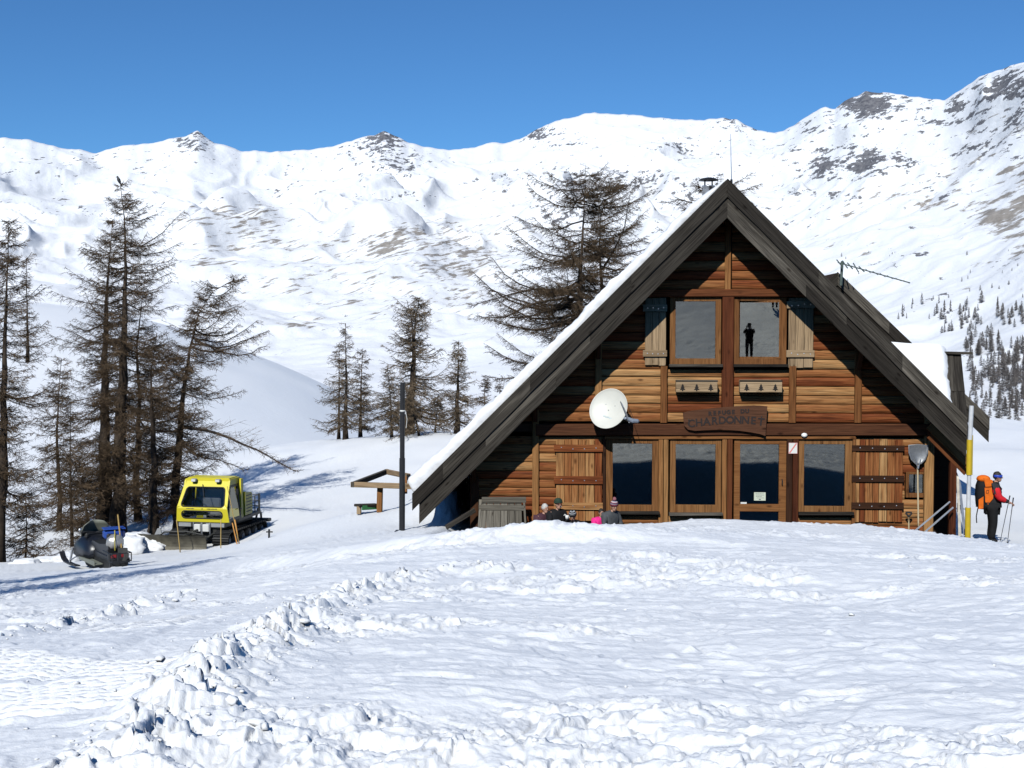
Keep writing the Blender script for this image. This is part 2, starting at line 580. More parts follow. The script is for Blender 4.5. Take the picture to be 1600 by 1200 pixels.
def relief(x, y):
    """trodden lumps, wind-smoothed patches, the groomed lane and its berms"""
    r = np.hypot(x, y)
    calm = 1 - .75 * sstep(17, 24, r) * (1 - sstep(40, 60, r))
    und = 0.05 * fbm(x * 0.45, y * 0.32, 2, 3) + 0.16 * fbm(x * 0.13, y * 0.1, 2, 5)
    m = fbm(x * 0.16 + 3.1, y * 0.34, 3, 11)
    m2 = 0.05 + 0.95 * sstep(-0.06, 0.30, m + 0.25 * pnoise(x * .9, y * .9, 14))
    wx = x + 0.18 * fbm(x * 1.6, y * 1.6, 2, 51); wy = y + 0.18 * fbm(x * 1.6 + 9, y * 1.6, 2, 53)
    lump = 0.034 * (billow(wx * 1.25, wy * 1.25, 4, 21, 0.55) - 0.25) + 0.035 * chunks(wx * 4.2, wy * 4.2, 25) + .022 * chunks(wx * 9, wy * 9, 35)
    lump = lump - .016 + .013 * billow(x * 15, y * 19, 3, 29) + .02 * np.clip(pnoise(x * 6.5, y * 9, 33) - .25, 0, 1)
    crust = 0.032 * sstep(-.02, .06, fbm(wx * .55 + 7, wy * 1.0, 4, 101, .55)) + 0.026 * sstep(0, .05, fbm(wx * 1.1 + 3, wy * 1.9, 4, 105, .55)) + .02 * sstep(.0, .08, fbm(wx * 2.3, wy * 3.4, 3, 109))
    foot = np.clip(pnoise(wx * 2.3, wy * 2.3, 31) - 0.22, 0, 1) * 0.07
    smooth = 0.022 * fbm(x * 1.1, y * 2.2, 3, 41) + .006 * billow(x * 7, y * 9, 3, 43)
    z = m2 * (lump * 1.05 - foot) + (1 - m2) * smooth + (crust - .05) * (.35 + .65 * m2) * .85 * (1 - .75 * sstep(16, 23, r))
    z = z + .045 * np.clip(pnoise(wx * 4.6, wy * 6.5, 131) - .38, 0, 1) * (.4 + sstep(-.3, .3, pnoise(x * .6, y * .8, 133)))
    dr, tr, sr = poly_dist(x, y, BERM_R)
    dl, tl, sl_ = poly_dist(x, y, BERM_L)
    # lane: left of the right berm (towards -x), not too far
    lane = sstep(0.0, 0.5, dr * sr) * (1 - sstep(3.2, 4.4, dr * sr)) * (1 - sstep(9.5, 13.0, y))
    lat = dr * sr
    ripple = 0.026 * np.sin(2 * math.pi * (tr * 95) + 1.5 * pnoise(x * .8, y * .8, 61)) * sstep(0.1, 0.3, pnoise(x * .5, y * .5, 63) + 0.3)
    rut = -0.02 * np.exp(-((lat - 0.9) / 0.07) ** 2) - 0.02 * np.exp(-((lat - 2.3) / 0.08) ** 2)
    crumb = 0.012 * (billow(wx * 7.5, wy * 7.5, 3, 71) - 0.25) + 0.022 * np.clip(pnoise(wx * 6, wy * 6, 75) - .2, 0, 1)
    z = z * (1 - lane) + lane * (ripple + rut + crumb)
    lumpy = 0.45 + 1.5 * np.clip(billow(x * 2.2, y * 2.2, 3, 81), 0, 1) * (0.4 + np.clip(0.5 + pnoise(x * .7, y * .7, 83), 0, 1))
    br = np.exp(-(dr / 0.22) ** 2) * 0.075 * lumpy
    bl = np.exp(-(dl / 0.16) ** 2) * 0.05 * lumpy * (y < 40)
    blk = chunks(wx * 4.6, wy * 4.6, 141) + .5 * chunks(wx * 9.5, wy * 9.5, 151)
    z = z + (np.exp(-(dr / 0.26) ** 2) * .105 * (y < 40) + np.exp(-(dl / 0.18) ** 2) * .075) * blk
    z = z + .5 * br * (y < 40) + .5 * bl
    fade = 1 - 0.75 * sstep(22, 45, r)
    return (z * fade + und * calm)

def ground_h(x, y):
    x = np.asarray(x, dtype=np.float64); y = np.asarray(y, dtype=np.float64)
    tx = sstep(TX0 - .9, TX0, x) * (1 - sstep(TX1, TX1 + .7, x)) * sstep(26.0, 26.8, y) * (1 - sstep(44.0, 46, y))
    return base_h(x, y) + relief(x, y) * (1 - tx)

def gz(x, y):
    return float(ground_h(np.array([x]), np.array([y]))[0])

def fan(az0, az1, n, r):
    a = np.linspace(R(az0), R(az1), n) if not hasattr(n, '__len__') else n
    A, RR = np.meshgrid(a, r)
    return np.sin(A) * RR, np.cos(A) * RR

rr = np.concatenate([[0.3, 1.5, 2.6], 3.3 * (30 / 3.3) ** np.linspace(0, 1, 600)[:-1], 30 * (92 / 30) ** np.linspace(0, 1, 110)])
X, Y = fan(0, 0, np.radians(np.concatenate([np.linspace(-46, -30, 90)[:-1], np.linspace(-30, 24, 600)[:-1], np.linspace(24, 42, 110)])), rr)
Z = ground_h(X, Y)
Z[-6:] -= np.linspace(0, 6, 6)[:, None]
g = grid_mesh('snow_ground', X, Y, Z, SNOW); g['kind'] = 'structure'
rr2 = np.concatenate([[0.3], 1.5 * (92 / 1.5) ** np.linspace(0, 1, 150)])
X, Y = fan(41.5, 314.5, 300, rr2)
g = grid_mesh('snow_slope', X, Y, ground_h(X, Y) - .03, SNOW); g['kind'] = 'structure'

# loose clods thrown up along the lane and over the trodden snow
def clods():
    ico = []
    for sd_ in (2, 3):
        bm = bmesh.new(); bmesh.ops.create_icosphere(bm, subdivisions=sd_ - 1 if sd_ == 2 else 2, radius=1)
        ico.append((np.array([v.co[:] for v in bm.verts]), [[v.index for v in f.verts] for f in bm.faces])); bm.free()
    q = np.random.default_rng(5)
    spots = []
    for line, n, wd, smax in ((BERM_R, 420, 0.26, 0.022), (BERM_L, 240, 0.18, 0.025)):
        L_ = np.array(line); seg = np.hypot(*(np.diff(L_, axis=0).T)); cs = np.concatenate([[0], np.cumsum(seg)])
        for i in range(n):
            s_ = q.random() ** 1.3 * cs[-1]
            k = min(np.searchsorted(cs, s_, 'right') - 1, len(seg) - 1)
            p = L_[k] + (L_[k + 1] - L_[k]) * (s_ - cs[k]) / seg[k]
            spots.append((p[0] + q.normal(0, wd), p[1] + q.normal(0, wd), 0.008 + smax * q.random() ** 7))
    for i in range(150):
        y = 4.2 + 20 * q.random() ** 1.7; x = (q.random() * 1.0 - 0.62) * y * 0.85
        spots.append((x, y, 0.005 + 0.012 * q.random() ** 4))
    sp = np.array(spots); zz = ground_h(sp[:, 0], sp[:, 1])
    V = []; F = []; k = 0
    for (x, y, s_), z in zip(spots, zz):
        o = q.random(3) * 50
        bv, bf = ico[1 if s_ > .022 else 0]
        v = bv.copy()
        for _ in range(7):                       # broken blocks: flat fracture faces at random
            pn = q.normal(size=3); pn /= np.linalg.norm(pn); dd = v @ pn - q.uniform(.42, .8)
            v = v - np.clip(dd, 0, None)[:, None] * pn
        v = v * (1 + 0.22 * pnoise(bv[:, 0] * 2.3 + o[0], bv[:, 1] * 2.3 + o[1] + bv[:, 2], 5)[:, None] + .16 * pnoise(bv[:, 0] * 5 + o[2], bv[:, 1] * 5 + bv[:, 2] * 4, 6)[:, None]) * 1.2
        v = v * (s_ * np.array([1 + .5 * q.random(), 1 + .5 * q.random(), .6 + .35 * q.random()]))
        V.append(v + np.array([x, y, z + s_ * 0.08])); F += [[a + k for a in f] for f in bf]; k += len(bv)
    me = bpy.data.meshes.new('snow_clods')
    me.from_pydata(np.concatenate(V).tolist(), [], F); me.materials.append(SNOW)
    me.polygons.foreach_set('use_smooth', [True] * len(me.polygons))
    o = bpy.data.objects.new('snow_clods', me); COL.objects.link(o); o['kind'] = 'stuff'
clods()

# ------------------------------------------------------------------ the smooth hill behind the trees on the left
def elev_of(u, v):
    d = ray(u, v)
    return math.atan2(d.x, d.y), d.z / math.hypot(d.x, d.y)

HILL = [(-300, 430), (-100, 455), (0, 468), (100, 474), (200, 490), (300, 522), (400, 556), (450, 574), (510, 602), (600, 645), (760, 700), (900, 740), (1200, 760)]
ha = np.array([elev_of(*p) for p in HILL])
rr = np.linspace(62, 420, 150)
a = np.linspace(R(-33), R(4), 260)
A, RR = np.meshgrid(a, rr)
hk = np.hanning(41); hk /= hk.sum()
es = np.convolve(np.pad(np.interp(a, ha[:, 0], ha[:, 1]), 20, mode='edge'), hk, 'valid')[None, :] + A * 0
t = np.clip((RR - 62) / (230 - 62), 0, 1)
e0 = -16.5 / 62
el = e0 + (es - e0) * (1 - (1 - t) ** 2.4)
Z = RR * el
Z = np.where(RR > 230, 230 * es - (RR - 230) * 0.12 - ((RR - 230) * 0.02) ** 2, Z)
X = np.sin(A) * RR; Y = np.cos(A) * RR
Z = Z + CZ + (0.7 * fbm(X * 0.022, Y * 0.012, 3, 91) + .12 * fbm(X * 0.09, Y * 0.05, 3, 95)) * sstep(0.1, .6, t) * (1 - sstep(.75, 1, t) * .6)
g = grid_mesh('snow_hill', X, Y, Z, SNOW_HILL); g['kind'] = 'structure'

# ------------------------------------------------------------------ the mountain range
SKYL = [(-420, 180), (-250, 205), (-120, 222), (0, 215), (40, 216), (75, 226), (150, 238), (185, 228), (240, 222), (290, 211), (308, 204), (318, 210), (335, 222), (380, 235), (440, 236), (490, 232), (520, 228), (560, 215), (585, 210), (600, 204), (612, 209), (640, 222), (680, 232), (720, 233), (770, 222), (790, 222), (810, 218), (850, 195), (880, 185), (905, 180), (930, 174), (945, 177), (980, 178), (1050, 185), (1100, 187), (1125, 183), (1150, 186), (1180, 201), (1210, 207), (1225, 203), (1240, 195), (1270, 175), (1290, 166), (1305, 170), (1318, 158), (1330, 150), (1342, 149), (1352, 143), (1380, 143), (1400, 146), (1450, 153), (1475, 156), (1500, 140), (1530, 120), (1560, 108), (1590, 99), (1640, 84), (1750, 60), (1900, 40)]
sk = np.array([elev_of(*p) for p in SKYL])
RD = [(-400, 4300), (600, 4500), (850, 4700), (1100, 4500), (1300, 4000), (1450, 3500), (1600, 2950), (1900, 2400)]
rd = np.array([(elev_of(u, 400)[0], r_) for u, r_ in RD])
NA, NR = 820, 390
a = np.linspace(R(-32), R(26), NA)
sn = np.linspace(0, 1, NR)
A, SS = np.meshgrid(a, sn)
RID = np.interp(A, rd[:, 0], rd[:, 1])
RID = RID + 120 * fbm(A * 9, A * 0, 2, 7)
es = np.interp(A, sk[:, 0], sk[:, 1])
es = es + 0.0009 * fbm(A * 95, A * 0 + 3, 2, 17) - 0.0004
r0 = 450.0
RR = r0 * (RID / r0) ** SS
lin = (RR - r0) / (RID - r0)
e0 = -42 / 450
def soften(f, n):
    k = np.hanning(n); k /= k.sum()
    return np.convolve(np.pad(f, n // 2, mode='edge'), k, 'valid')[:len(f)]
esw = soften(np.interp(a, sk[:, 0], sk[:, 1]), 151)[None, :]
esm = soften(np.interp(a, sk[:, 0], sk[:, 1]), 41)[None, :]
kb = sstep(0.45, 0.93, lin); kc = sstep(0.86, 1.0, lin)
el = e0 + ((esw * (1 - kb) + esm * kb) * (1 - kc) + es * kc - e0) * lin ** 0.8
Z = RR * el
X = np.sin(A) * RR; Y = np.cos(A) * RR
amp = sstep(0.05, 0.35, lin) * (1 - lin ** 5)
# spurs that run down from the crest, rolling benches, small gullies
spur = (ridged(X / 620 + 0.5 * fbm(X / 500, Y / 700, 3, 31) + Y / 2600, Y / 1900 + .3 * fbm(X / 400, Y / 500, 2, 32), 3, 33, .45) - 0.85) * 74 * sstep(0.35, 0.8, lin) * (1 - lin ** 7)
roll = fbm(X / 900 + .4 * fbm(X / 700, Y / 900, 2, 35), Y / 1100, 3, 37, .45) * 58 * amp
small = fbm(X / 190, Y / 240, 4, 39, .5) * 14 * amp + fbm(X / 70, Y / 90, 3, 45) * 3 * sstep(.1, .4, lin) * (1 - lin ** 9)
Z = Z + spur + roll + small
# how much rock and brown grass the snow lets through: (u, v, half width, half height, amount)
ROCK = [(308, 222, 40, 22, .8), (300, 240, 70, 25, .35), (600, 222, 45, 30, .95), (620, 255, 60, 28, .75), (560, 260, 60, 30, .35), (570, 235, 60, 25, .5),
        (845, 210, 40, 20, .8), (880, 225, 60, 18, .45), (1060, 232, 40, 14, .7), (1150, 195, 60, 16, .6), (1350, 165, 50, 26, 1.15), (1375, 180, 60, 25, .6), (1290, 178, 40, 14, .4), (1290, 200, 60, 26, .5),
        (1285, 262, 45, 26, 1.0), (1350, 255, 45, 25, 1.0), (1405, 255, 30, 18, .7), (1240, 255, 50, 20, .45), (1325, 235, 90, 20, .45), (1440, 190, 90, 30, .45), (1510, 170, 60, 40, .6), (1570, 140, 60, 40, .9), (1600, 200, 70, 50, .6), (1530, 230, 70, 40, .5),
        (1240, 302, 30, 9, .75), (1312, 308, 25, 10, .9), (1450, 300, 80, 30, .35), (1200, 330, 70, 25, .3), (900, 290, 120, 40, .55), (985, 282, 60, 22, .7), (870, 330, 60, 60, .55), (1060, 300, 80, 30, .5), (1000, 330, 70, 40, .4),
        (60, 270, 60, 25, .4), (160, 250, 70, 30, .4), (230, 270, 60, 30, .35), (100, 330, 110, 40, .3), (230, 325, 60, 25, .45), (330, 320, 40, 15, .35), (440, 300, 40, 10, .6), (480, 298, 30, 8, .5), (620, 308, 70, 10, .55), (780, 280, 40, 20, .5), (1400, 410, 60, 14, .35), (1250, 345, 50, 14, .4), (1200, 225, 90, 30, .3), (1100, 250, 90, 30, .3), (420, 260, 90, 25, .3)]
GRASS = [(350, 335, 80, 16, .7), (400, 345, 60, 30, .75), (310, 345, 50, 14, .6), (370, 385, 70, 12, .6), (330, 410, 45, 8, .65), (450, 380, 50, 14, .5), (600, 385, 40, 24, 1.0), (640, 365, 40, 12, .9), (690, 380, 80, 35, .55), (740, 400, 50, 30, .7), (700, 420, 70, 25, .65), (760, 430, 40, 25, .55), (530, 370, 60, 20, .4), (600, 440, 80, 30, .45), (440, 450, 60, 20, .45), (560, 470, 60, 25, .4), (480, 505, 60, 15, .35), (720, 470, 60, 40, .45), (500, 420, 80, 25, .35),
         (1580, 270, 50, 30, .7), (1560, 340, 60, 25, 1.0), (1590, 310, 40, 50, .95), (1530, 250, 60, 30, .5), (1600, 380, 50, 30, .6), (1460, 320, 40, 12, .7), (1400, 305, 90, 30, .4), (1320, 330, 60, 20, .4), (1300, 380, 60, 20, .35), (1500, 410, 70, 10, .35), (1480, 280, 60, 25, .5), (800, 360, 60, 60, .4), (1570, 210, 60, 40, .5)]
UU = 800 + FPX * np.tan(A + YAW)
VV = 510 - FPX * (Z / RR) / np.cos(A + YAW)
def blobs(B):
    t_ = np.zeros(A.shape)
    for u, v, ru, rv, k in B:
        t_ = np.maximum(t_, k * np.exp(-0.5 * (((UU - u) / (ru * .75)) ** 2 + ((VV - v) / (rv * .75)) ** 2)))
    return t_
rock = .88 * blobs(ROCK) + 0.03 + 0.08 * sstep(800, 1500, UU)
grass = blobs(GRASS) + 0.10 * sstep(300, 420, VV) * (1 - sstep(480, 560, VV))
# crags stand proud where the rock shows
Z = Z + np.clip(rock - .3, 0, 1) * (ridged(X / 45, Z / 30, 3, 55) - .9) * 16 * (1 - lin ** 12)
back = 14
Xb = np.concatenate([X, np.sin(A[-1:]) * (RR[-1:] + 40 * np.arange(1, back)[:, None] ** 1.3)])
Yb = np.concatenate([Y, np.cos(A[-1:]) * (RR[-1:] + 40 * np.arange(1, back)[:, None] ** 1.3)])
Zb = np.concatenate([Z, Z[-1:] - 26 * np.arange(1, back)[:, None] ** 1.3])
rk = np.concatenate([rock, np.repeat(rock[-1:], back - 1, 0)]); gs = np.concatenate([grass, np.repeat(grass[-1:], back - 1, 0)])

def mat_mountain():
    m, nt, N, L, b = nodes_of('mountain_snow')
    tc = nd(nt, 'ShaderNodeTexCoord')
    ar = nd(nt, 'ShaderNodeAttribute', attribute_name='rock'); ag = nd(nt, 'ShaderNodeAttribute', attribute_name='grass')
    def noise(sx, sy, sz, rot, sc, det=6, rough=.6):
        mp = nd(nt, 'ShaderNodeMapping'); L.new(tc.outputs['Object'], mp.inputs[0])
        mp.inputs['Rotation'].default_value = (0, R(rot), 0)
        mp2 = nd(nt, 'ShaderNodeMapping'); L.new(mp.outputs[0], mp2.inputs[0]); mp2.inputs['Scale'].default_value = (sx, sy, sz)
        n = nd(nt, 'ShaderNodeTexNoise'); n.inputs['Scale'].default_value = sc; n.inputs['Detail'].default_value = det; n.inputs['Roughness'].default_value = rough
        L.new(mp2.outputs[0], n.inputs['Vector']); return n
    n1 = noise(1, .3, 1.5, 18, 1 / 27.0, 8, .66)
    n2 = noise(.42, .2, 2.0, 24, 1 / 17.0, 7, .66)
    n3 = noise(1, .5, 1, 0, 1 / 9.0, 4, .6)
    def mask(attr, nz, k, lo, hi):
        ma = nd(nt, 'ShaderNodeMath', operation='MULTIPLY_ADD'); L.new(attr.outputs['Fac'], ma.inputs[0]); ma.inputs[1].default_value = k; L.new(nz.outputs[0], ma.inputs[2])
        mr = nd(nt, 'ShaderNodeMapRange', interpolation_type='SMOOTHSTEP'); mr.inputs['From Min'].default_value = lo; mr.inputs['From Max'].default_value = hi
        L.new(ma.outputs[0], mr.inputs['Value']); return mr
    n1b = nd(nt, 'ShaderNodeMath', operation='MULTIPLY_ADD'); L.new(n3.outputs[0], n1b.inputs[0]); n1b.inputs[1].default_value = .30
    nsub = nd(nt, 'ShaderNodeMath', operation='SUBTRACT'); L.new(n1.outputs[0], nsub.inputs[0]); nsub.inputs[1].default_value = .15; L.new(nsub.outputs[0], n1b.inputs[2])
    mr = mask(ar, n1b, .30, .703, .716)
    mg = mask(ag, n2, .25, .65, .74)
    rc = ramp(nt, [(.3, (.085, .085, .10)), (.7, (.24, .235, .24))]); L.new(n3.outputs[0], rc.inputs[0])
    gc = ramp(nt, [(.3, (.23, .205, .18)), (.7, (.40, .36, .32))]); L.new(n3.outputs[0], gc.inputs[0])
    x1 = nd(nt, 'ShaderNodeMix', data_type='RGBA'); x1.inputs[6].default_value = (.88, .885, .90, 1)
    L.new(mg.outputs[0], x1.inputs[0]); L.new(gc.outputs[0], x1.inputs[7])
    x2 = nd(nt, 'ShaderNodeMix', data_type='RGBA'); L.new(mr.outputs[0], x2.inputs[0]); L.new(x1.outputs[2], x2.inputs[6]); L.new(rc.outputs[0], x2.inputs[7])
    L.new(x2.outputs[2], b.inputs['Base Color'])
    b.inputs['Roughness'].default_value = .8; b.inputs['Specular IOR Level'].default_value = .15
    bn = noise(1, .5, 1, 15, 1 / 38.0, 7, .6)
    bp = nd(nt, 'ShaderNodeBump'); bp.inputs['Strength'].default_value = .6; bp.inputs['Distance'].default_value = 7
    L.new(bn.outputs[0], bp.inputs['Height']); L.new(bp.outputs[0], b.inputs['Normal'])
    return m
MTN = mat_mountain()
g = grid_mesh('mountains', Xb, Yb, Zb + CZ, MTN, {'rock': rk, 'grass': gs}); g['kind'] = 'structure'
MT_A, MT_R, MT_Z = a, RR, Z + CZ

def on_mountain(u, v):
    """the first point of the valley slopes that the survey pixel sees"""
    d = ray(u, v); az = math.atan2(d.x, d.y); e = d.z / math.hypot(d.x, d.y)
    j = int(round((az - MT_A[0]) / (MT_A[1] - MT_A[0]))); j = min(max(j, 0), NA - 1)
    ee = (MT_Z[:, j] - CZ) / MT_R[:, j]
    k = int(np.argmax(ee >= e)) if (ee >= e).any() else NR - 1
    r_ = MT_R[k, j]
    return Vector((math.sin(az) * r_, math.cos(az) * r_, MT_Z[k, j]))
# a wide plain of snow under everything, so the land goes on to the sides
X, Y = fan(25, 329, 120, np.array([90, 140, 250, 500, 1000, 2500, 6000]))
rr_ = np.hypot(X, Y)
Zs = CZ - 8 + 22 * sstep(90, 180, np.abs(np.arctan2(X, Y)) * 57.3) * 1.0 + (rr_ - 90) * 0.05 * sstep(100, 160, np.abs(np.arctan2(X, Y)) * 57.3)
g = grid_mesh('valley_snow', X, Y, Zs, SNOW_HILL); g['kind'] = 'structure'
# ------------------------------------------------------------------ helpers that keep world places under a parent
WM = {}
I4 = Matrix.Identity(4)

def attach(o, parent, W=I4):
    o.parent = parent
    o.matrix_parent_inverse = WM[parent.name].inverted()
    o.matrix_basis = W
    WM[o.name] = W.copy()
    return o

def root(name, loc, rz=0.0, label=None, cat=None, group=None):
    o = empty(name, loc, rz)
    tag(o, label, cat, group)
    WM[o.name] = Matrix.Translation(loc) @ Matrix.Rotation(rz, 4, 'Z')
    return o

def put(mb, name, mats, parent=None, W=I4, smooth=False):
    """a mesh whose vertices are in the frame W, placed in the world and parented without moving"""
    me = mb.mesh(name, mats, smooth)
    o = bpy.data.objects.new(name, me); COL.objects.link(o)
    if parent is not None:
        attach(o, parent, W)
    else:
        o.matrix_basis = W; WM[o.name] = W.copy()
    return o

def frame_of(p, q, up=(0, 0, 1)):
    p = Vector(p); q = Vector(q)
    t = (q - p).normalized(); y = Vector(up).cross(t).normalized(); z = t.cross(y)
    M = Matrix((t, y, z)).transposed().to_4x4(); M.translation = p
    return M, (q - p).length

def plank(name, p, q, w_, h, mat, parent=None, up=(0, 0, 1), seg=1, jit=0.0, ch=0.1):
    """a timber with its grain along its own X; w_ is measured across, h along up"""
    M, l = frame_of(p, q, up)
    mb = MB().beam((0, 0, 0), (l, 0, 0), w_, h, seg=seg, jit=jit, ch=ch)
    return put(mb, name, mat, parent, M)

def rectbox(mb, u0, v0, u1, v1, y0, y1, ch=0.006):
    """a block whose outline is surveyed on the facade, from depth y0 to y1"""
    a = F(u0, v0); b_ = F(u1, v1)
    mb.box(((a.x + b_.x) / 2, (y0 + y1) / 2, (a.z + b_.z) / 2), (abs(b_.x - a.x), abs(y1 - y0), abs(a.z - b_.z)), ch=ch)
    return mb

W_LOG = mat_wood('log_siding', [(.10, .027, .012), (.22, .062, .021), (.33, .132, .046), (.46, .235, .092), (.55, .34, .155)], 'X', .22, .6, spread=.68)
W_HONEY = mat_wood('honey_timber', [(.16, .058, .020), (.31, .14, .05), (.46, .25, .10)], 'X', .42, .6)
W_RED = mat_wood('red_timber', [(.06, .018, .009), (.125, .038, .016), (.19, .07, .026)], 'X', .4, .6)
W_DARK = mat_wood('dark_timber', [(.025, .011, .007), (.05, .022, .012), (.10, .045, .022)], 'X', .5, .7)
W_GREY = mat_wood('weathered_timber', [(.018, .015, .012), (.036, .031, .026), (.065, .057, .047), (.22, .195, .16)], 'X', .3, .8, .8, .9, spread=.6)
W_PALE = mat_wood('pale_weathered_timber', [(.25, .17, .10), (.44, .31, .185), (.56, .42, .27)], 'X', .4, .8)
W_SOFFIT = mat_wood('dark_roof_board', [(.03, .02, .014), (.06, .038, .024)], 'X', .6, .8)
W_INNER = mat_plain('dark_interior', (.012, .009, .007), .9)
M_GLASS = mat_glass('window_glass')
M_IRON = mat_plain('black_iron', (.02, .02, .021), .5, .3)
M_STEEL = mat_plain('galvanised_steel', (.45, .46, .47), .35, .9, .12, 14)
M_WHITE = mat_plain('white_paint', (.78, .78, .74), .4, 0, .04)

YW, YB = 32.0, 31.05
def F(u, v, y=YW): return at(u, v, YW) if y == YW else Vector((at(u, v, YW).x, y, at(u, v, YW).z))
def X_(u): return at(u, 620, YW).x

hut = root('mountain_hut', (at(1137, 620, YW).x, YW, 0.4), 0, 'large brown timber mountain hut with steep gable roof and log walls', 'hut')
AP, LE, RE = at(1137, 279, YB), at(644, 771, YB), at(1511, 653, YB)
SLL = (AP.z - LE.z) / (AP.x - LE.x); SLR = (AP.z - RE.z) / (RE.x - AP.x)
def roof_z(x): return AP.z - (AP.x - x) * SLL if x < AP.x else AP.z - (x - AP.x) * SLR
YE = 43.0

# ---- log siding, course by course and bay by bay
OPEN = [(1045, 464, 1127, 573), (1147, 464, 1230, 573), (945, 684, 1029, 808), (1045, 684, 1127, 808), (1146, 684, 1228, 830), (1247, 684, 1331, 808), (1415, 737, 1447, 777)]
def log_board(x0, x1, z0, z1):
    """one half-round board; its ends follow the roof line where it meets the roof"""
    zc = (z0 + z1) / 2; lift = .33
    def lim(z):
        z += lift
        return AP.x - (AP.z - z) / SLL, AP.x + (AP.z - z) / SLR
    a0, b0 = lim(z0); a1, b1 = lim(z1)
    p0, q0, p1, q1 = max(x0, a0), min(x1, b0), max(x0, a1), min(x1, b1)
    if q0 - p0 < .06: return
    if q1 < p1: p1 = q1 = (p1 + q1) / 2
    h = z1 - z0
    d = rnd.uniform(.03, .045)
    prof = [(0.0, 0.0), (d * .55, .07 * h), (d * .9, .25 * h), (d, .5 * h), (d * .9, .75 * h), (d * .55, .93 * h), (0, h)]
    n = max(2, int((q0 - p0) / .35)); vs_ = []; fs = []
    k = len(prof); xm = (p0 + q0) / 2
    for i in range(n + 1):
        j1 = rnd.uniform(-.006, .006); j2 = rnd.uniform(-.004, .004)
        for dy, dz in prof:
            t = dz / h
            xa = p0 * (1 - t) + p1 * t; xb = q0 * (1 - t) + q1 * t
            vs_.append((xa + (xb - xa) * i / n - xm, -dy + (j1 if dy > d * .6 else 0), dz - h / 2 + (j2 if 0 < t < 1 else 0)))
    for i in range(n):
        for j in range(k - 1):
            a = i * k + j
            fs.append((a, a + k, a + k + 1, a + 1))
    fs.append(tuple(range(k))); fs.append(tuple(reversed(range(n * k, n * k + k))))
    mb = MB().add(vs_, fs)
    put(mb, 'log_board', W_LOG, hut, Matrix.Translation((xm, YW, zc)))
zv = lambda v: F(1137, v).z
def courses(vt, vb, bays, pitch=.225):
    zt, zb = zv(vt), zv(vb)
    n = round((zt - zb) / pitch)
    edges = [zb + (zt - zb) * (i + (rnd.uniform(-.08, .08) if 0 < i < n else 0)) / n for i in range(n + 1)]
    for z0, z1 in zip(edges[:-1], edges[1:]):
        for u0, u1 in bays:
            segs = [(X_(u0), X_(u1))]
            for a, b_, c, d in OPEN:
                if zv(d) < (z0 + z1) / 2 < zv(b_):
                    ox0, ox1 = X_(a), X_(c); ns = []
                    for s0, s1 in segs:
                        if ox1 <= s0 or ox0 >= s1: ns.append((s0, s1)); continue
                        if ox0 > s0: ns.append((s0, ox0))
                        if ox1 < s1: ns.append((ox1, s1))
                    segs = ns
            for s0, s1 in segs:
                if s1 - s0 > .05: log_board(s0 + .002, s1 - .002, z0 + .003, z1 - .003)
courses(290, 452, [(900, 1132), (1142, 1400)])
courses(464, 660, [(700, 930), (940, 1032), (1042, 1128), (1146, 1233), (1242, 1335), (1345, 1447)])
courses(683, 846, [(742, 832), (842, 945), (945, 1029), (1043, 1127), (1228, 1247), (1247, 1331), (1331, 1446)])

mb = MB().prism([(AP.x - (AP.z - .4 - zv(455)) / SLL, zv(455)), (AP.x + (AP.z - .4 - zv(455)) / SLR, zv(455)), (AP.x, AP.z - .4)], YW + .03, YW + .07)
put(mb, 'gap_backing', W_SOFFIT, hut)  # unseen dark sheet added behind the logs to stop bright gaps
# ---- frame timbers of the gable
def post(u, v0, v1, wpx, mat, depth=.16, front=31.885):
    m = wpx / 62.0
    p = F(u, v1, front + depth / 2); q = F(u, v0, front + depth / 2)
    q.x = p.x = F(u, (v0 + v1) / 2).x
    return plank('post', p, q, depth, m, mat, hut, up=(1, 0, 0), seg=5, jit=.003)
post(1137, 340, 452, 9, W_HONEY); post(1136.5, 464, 660, 18, W_RED, .2, 31.86)
for u, v0, mt in ((935, 520, W_HONEY), (1037, 572, W_HONEY), (1237.5, 572, W_HONEY), (1340, 545, W_HONEY)):
    post(u, v0, 660, 10.5, mt)
post(837, 640, 846, 10, W_HONEY); post(1450, 640, 846, 14, W_HONEY, .2, 31.86); post(742, 745, 846, 13, W_DARK, .2, 31.86)
post(1032, 683, 846, 7, W_HONEY); post(1040, 683, 846, 7, W_HONEY, .17); post(1131, 683, 846, 7, W_HONEY); post(1139.5, 683, 846, 8, W_RED, .17)
post(1232, 683, 846, 9, W_DARK); post(1242, 683, 846, 9, W_RED, .17); post(1333, 683, 846, 5, W_HONEY); post(944, 683, 846, 5, W_DARK)
def hbeam(name, u0, u1, v, hpx, mat, depth=.2, front=31.845):
    return plank(name, F(u0, v, front + depth / 2), F(u1, v, front + depth / 2), depth, hpx / 62.0, mat, hut, seg=10, jit=.004)
hbeam('floor_beam', 838, 1456, 671, 18, mat_wood('beam_timber', [(.045, .017, .010), (.085, .033, .017), (.15, .065, .03)], 'X', .45, .7))
hbeam('tie_beam', 1004, 1266, 458, 12, W_RED)
hbeam('lintel', 945, 1335, 683.5, 4, W_HONEY, .2, 31.87)

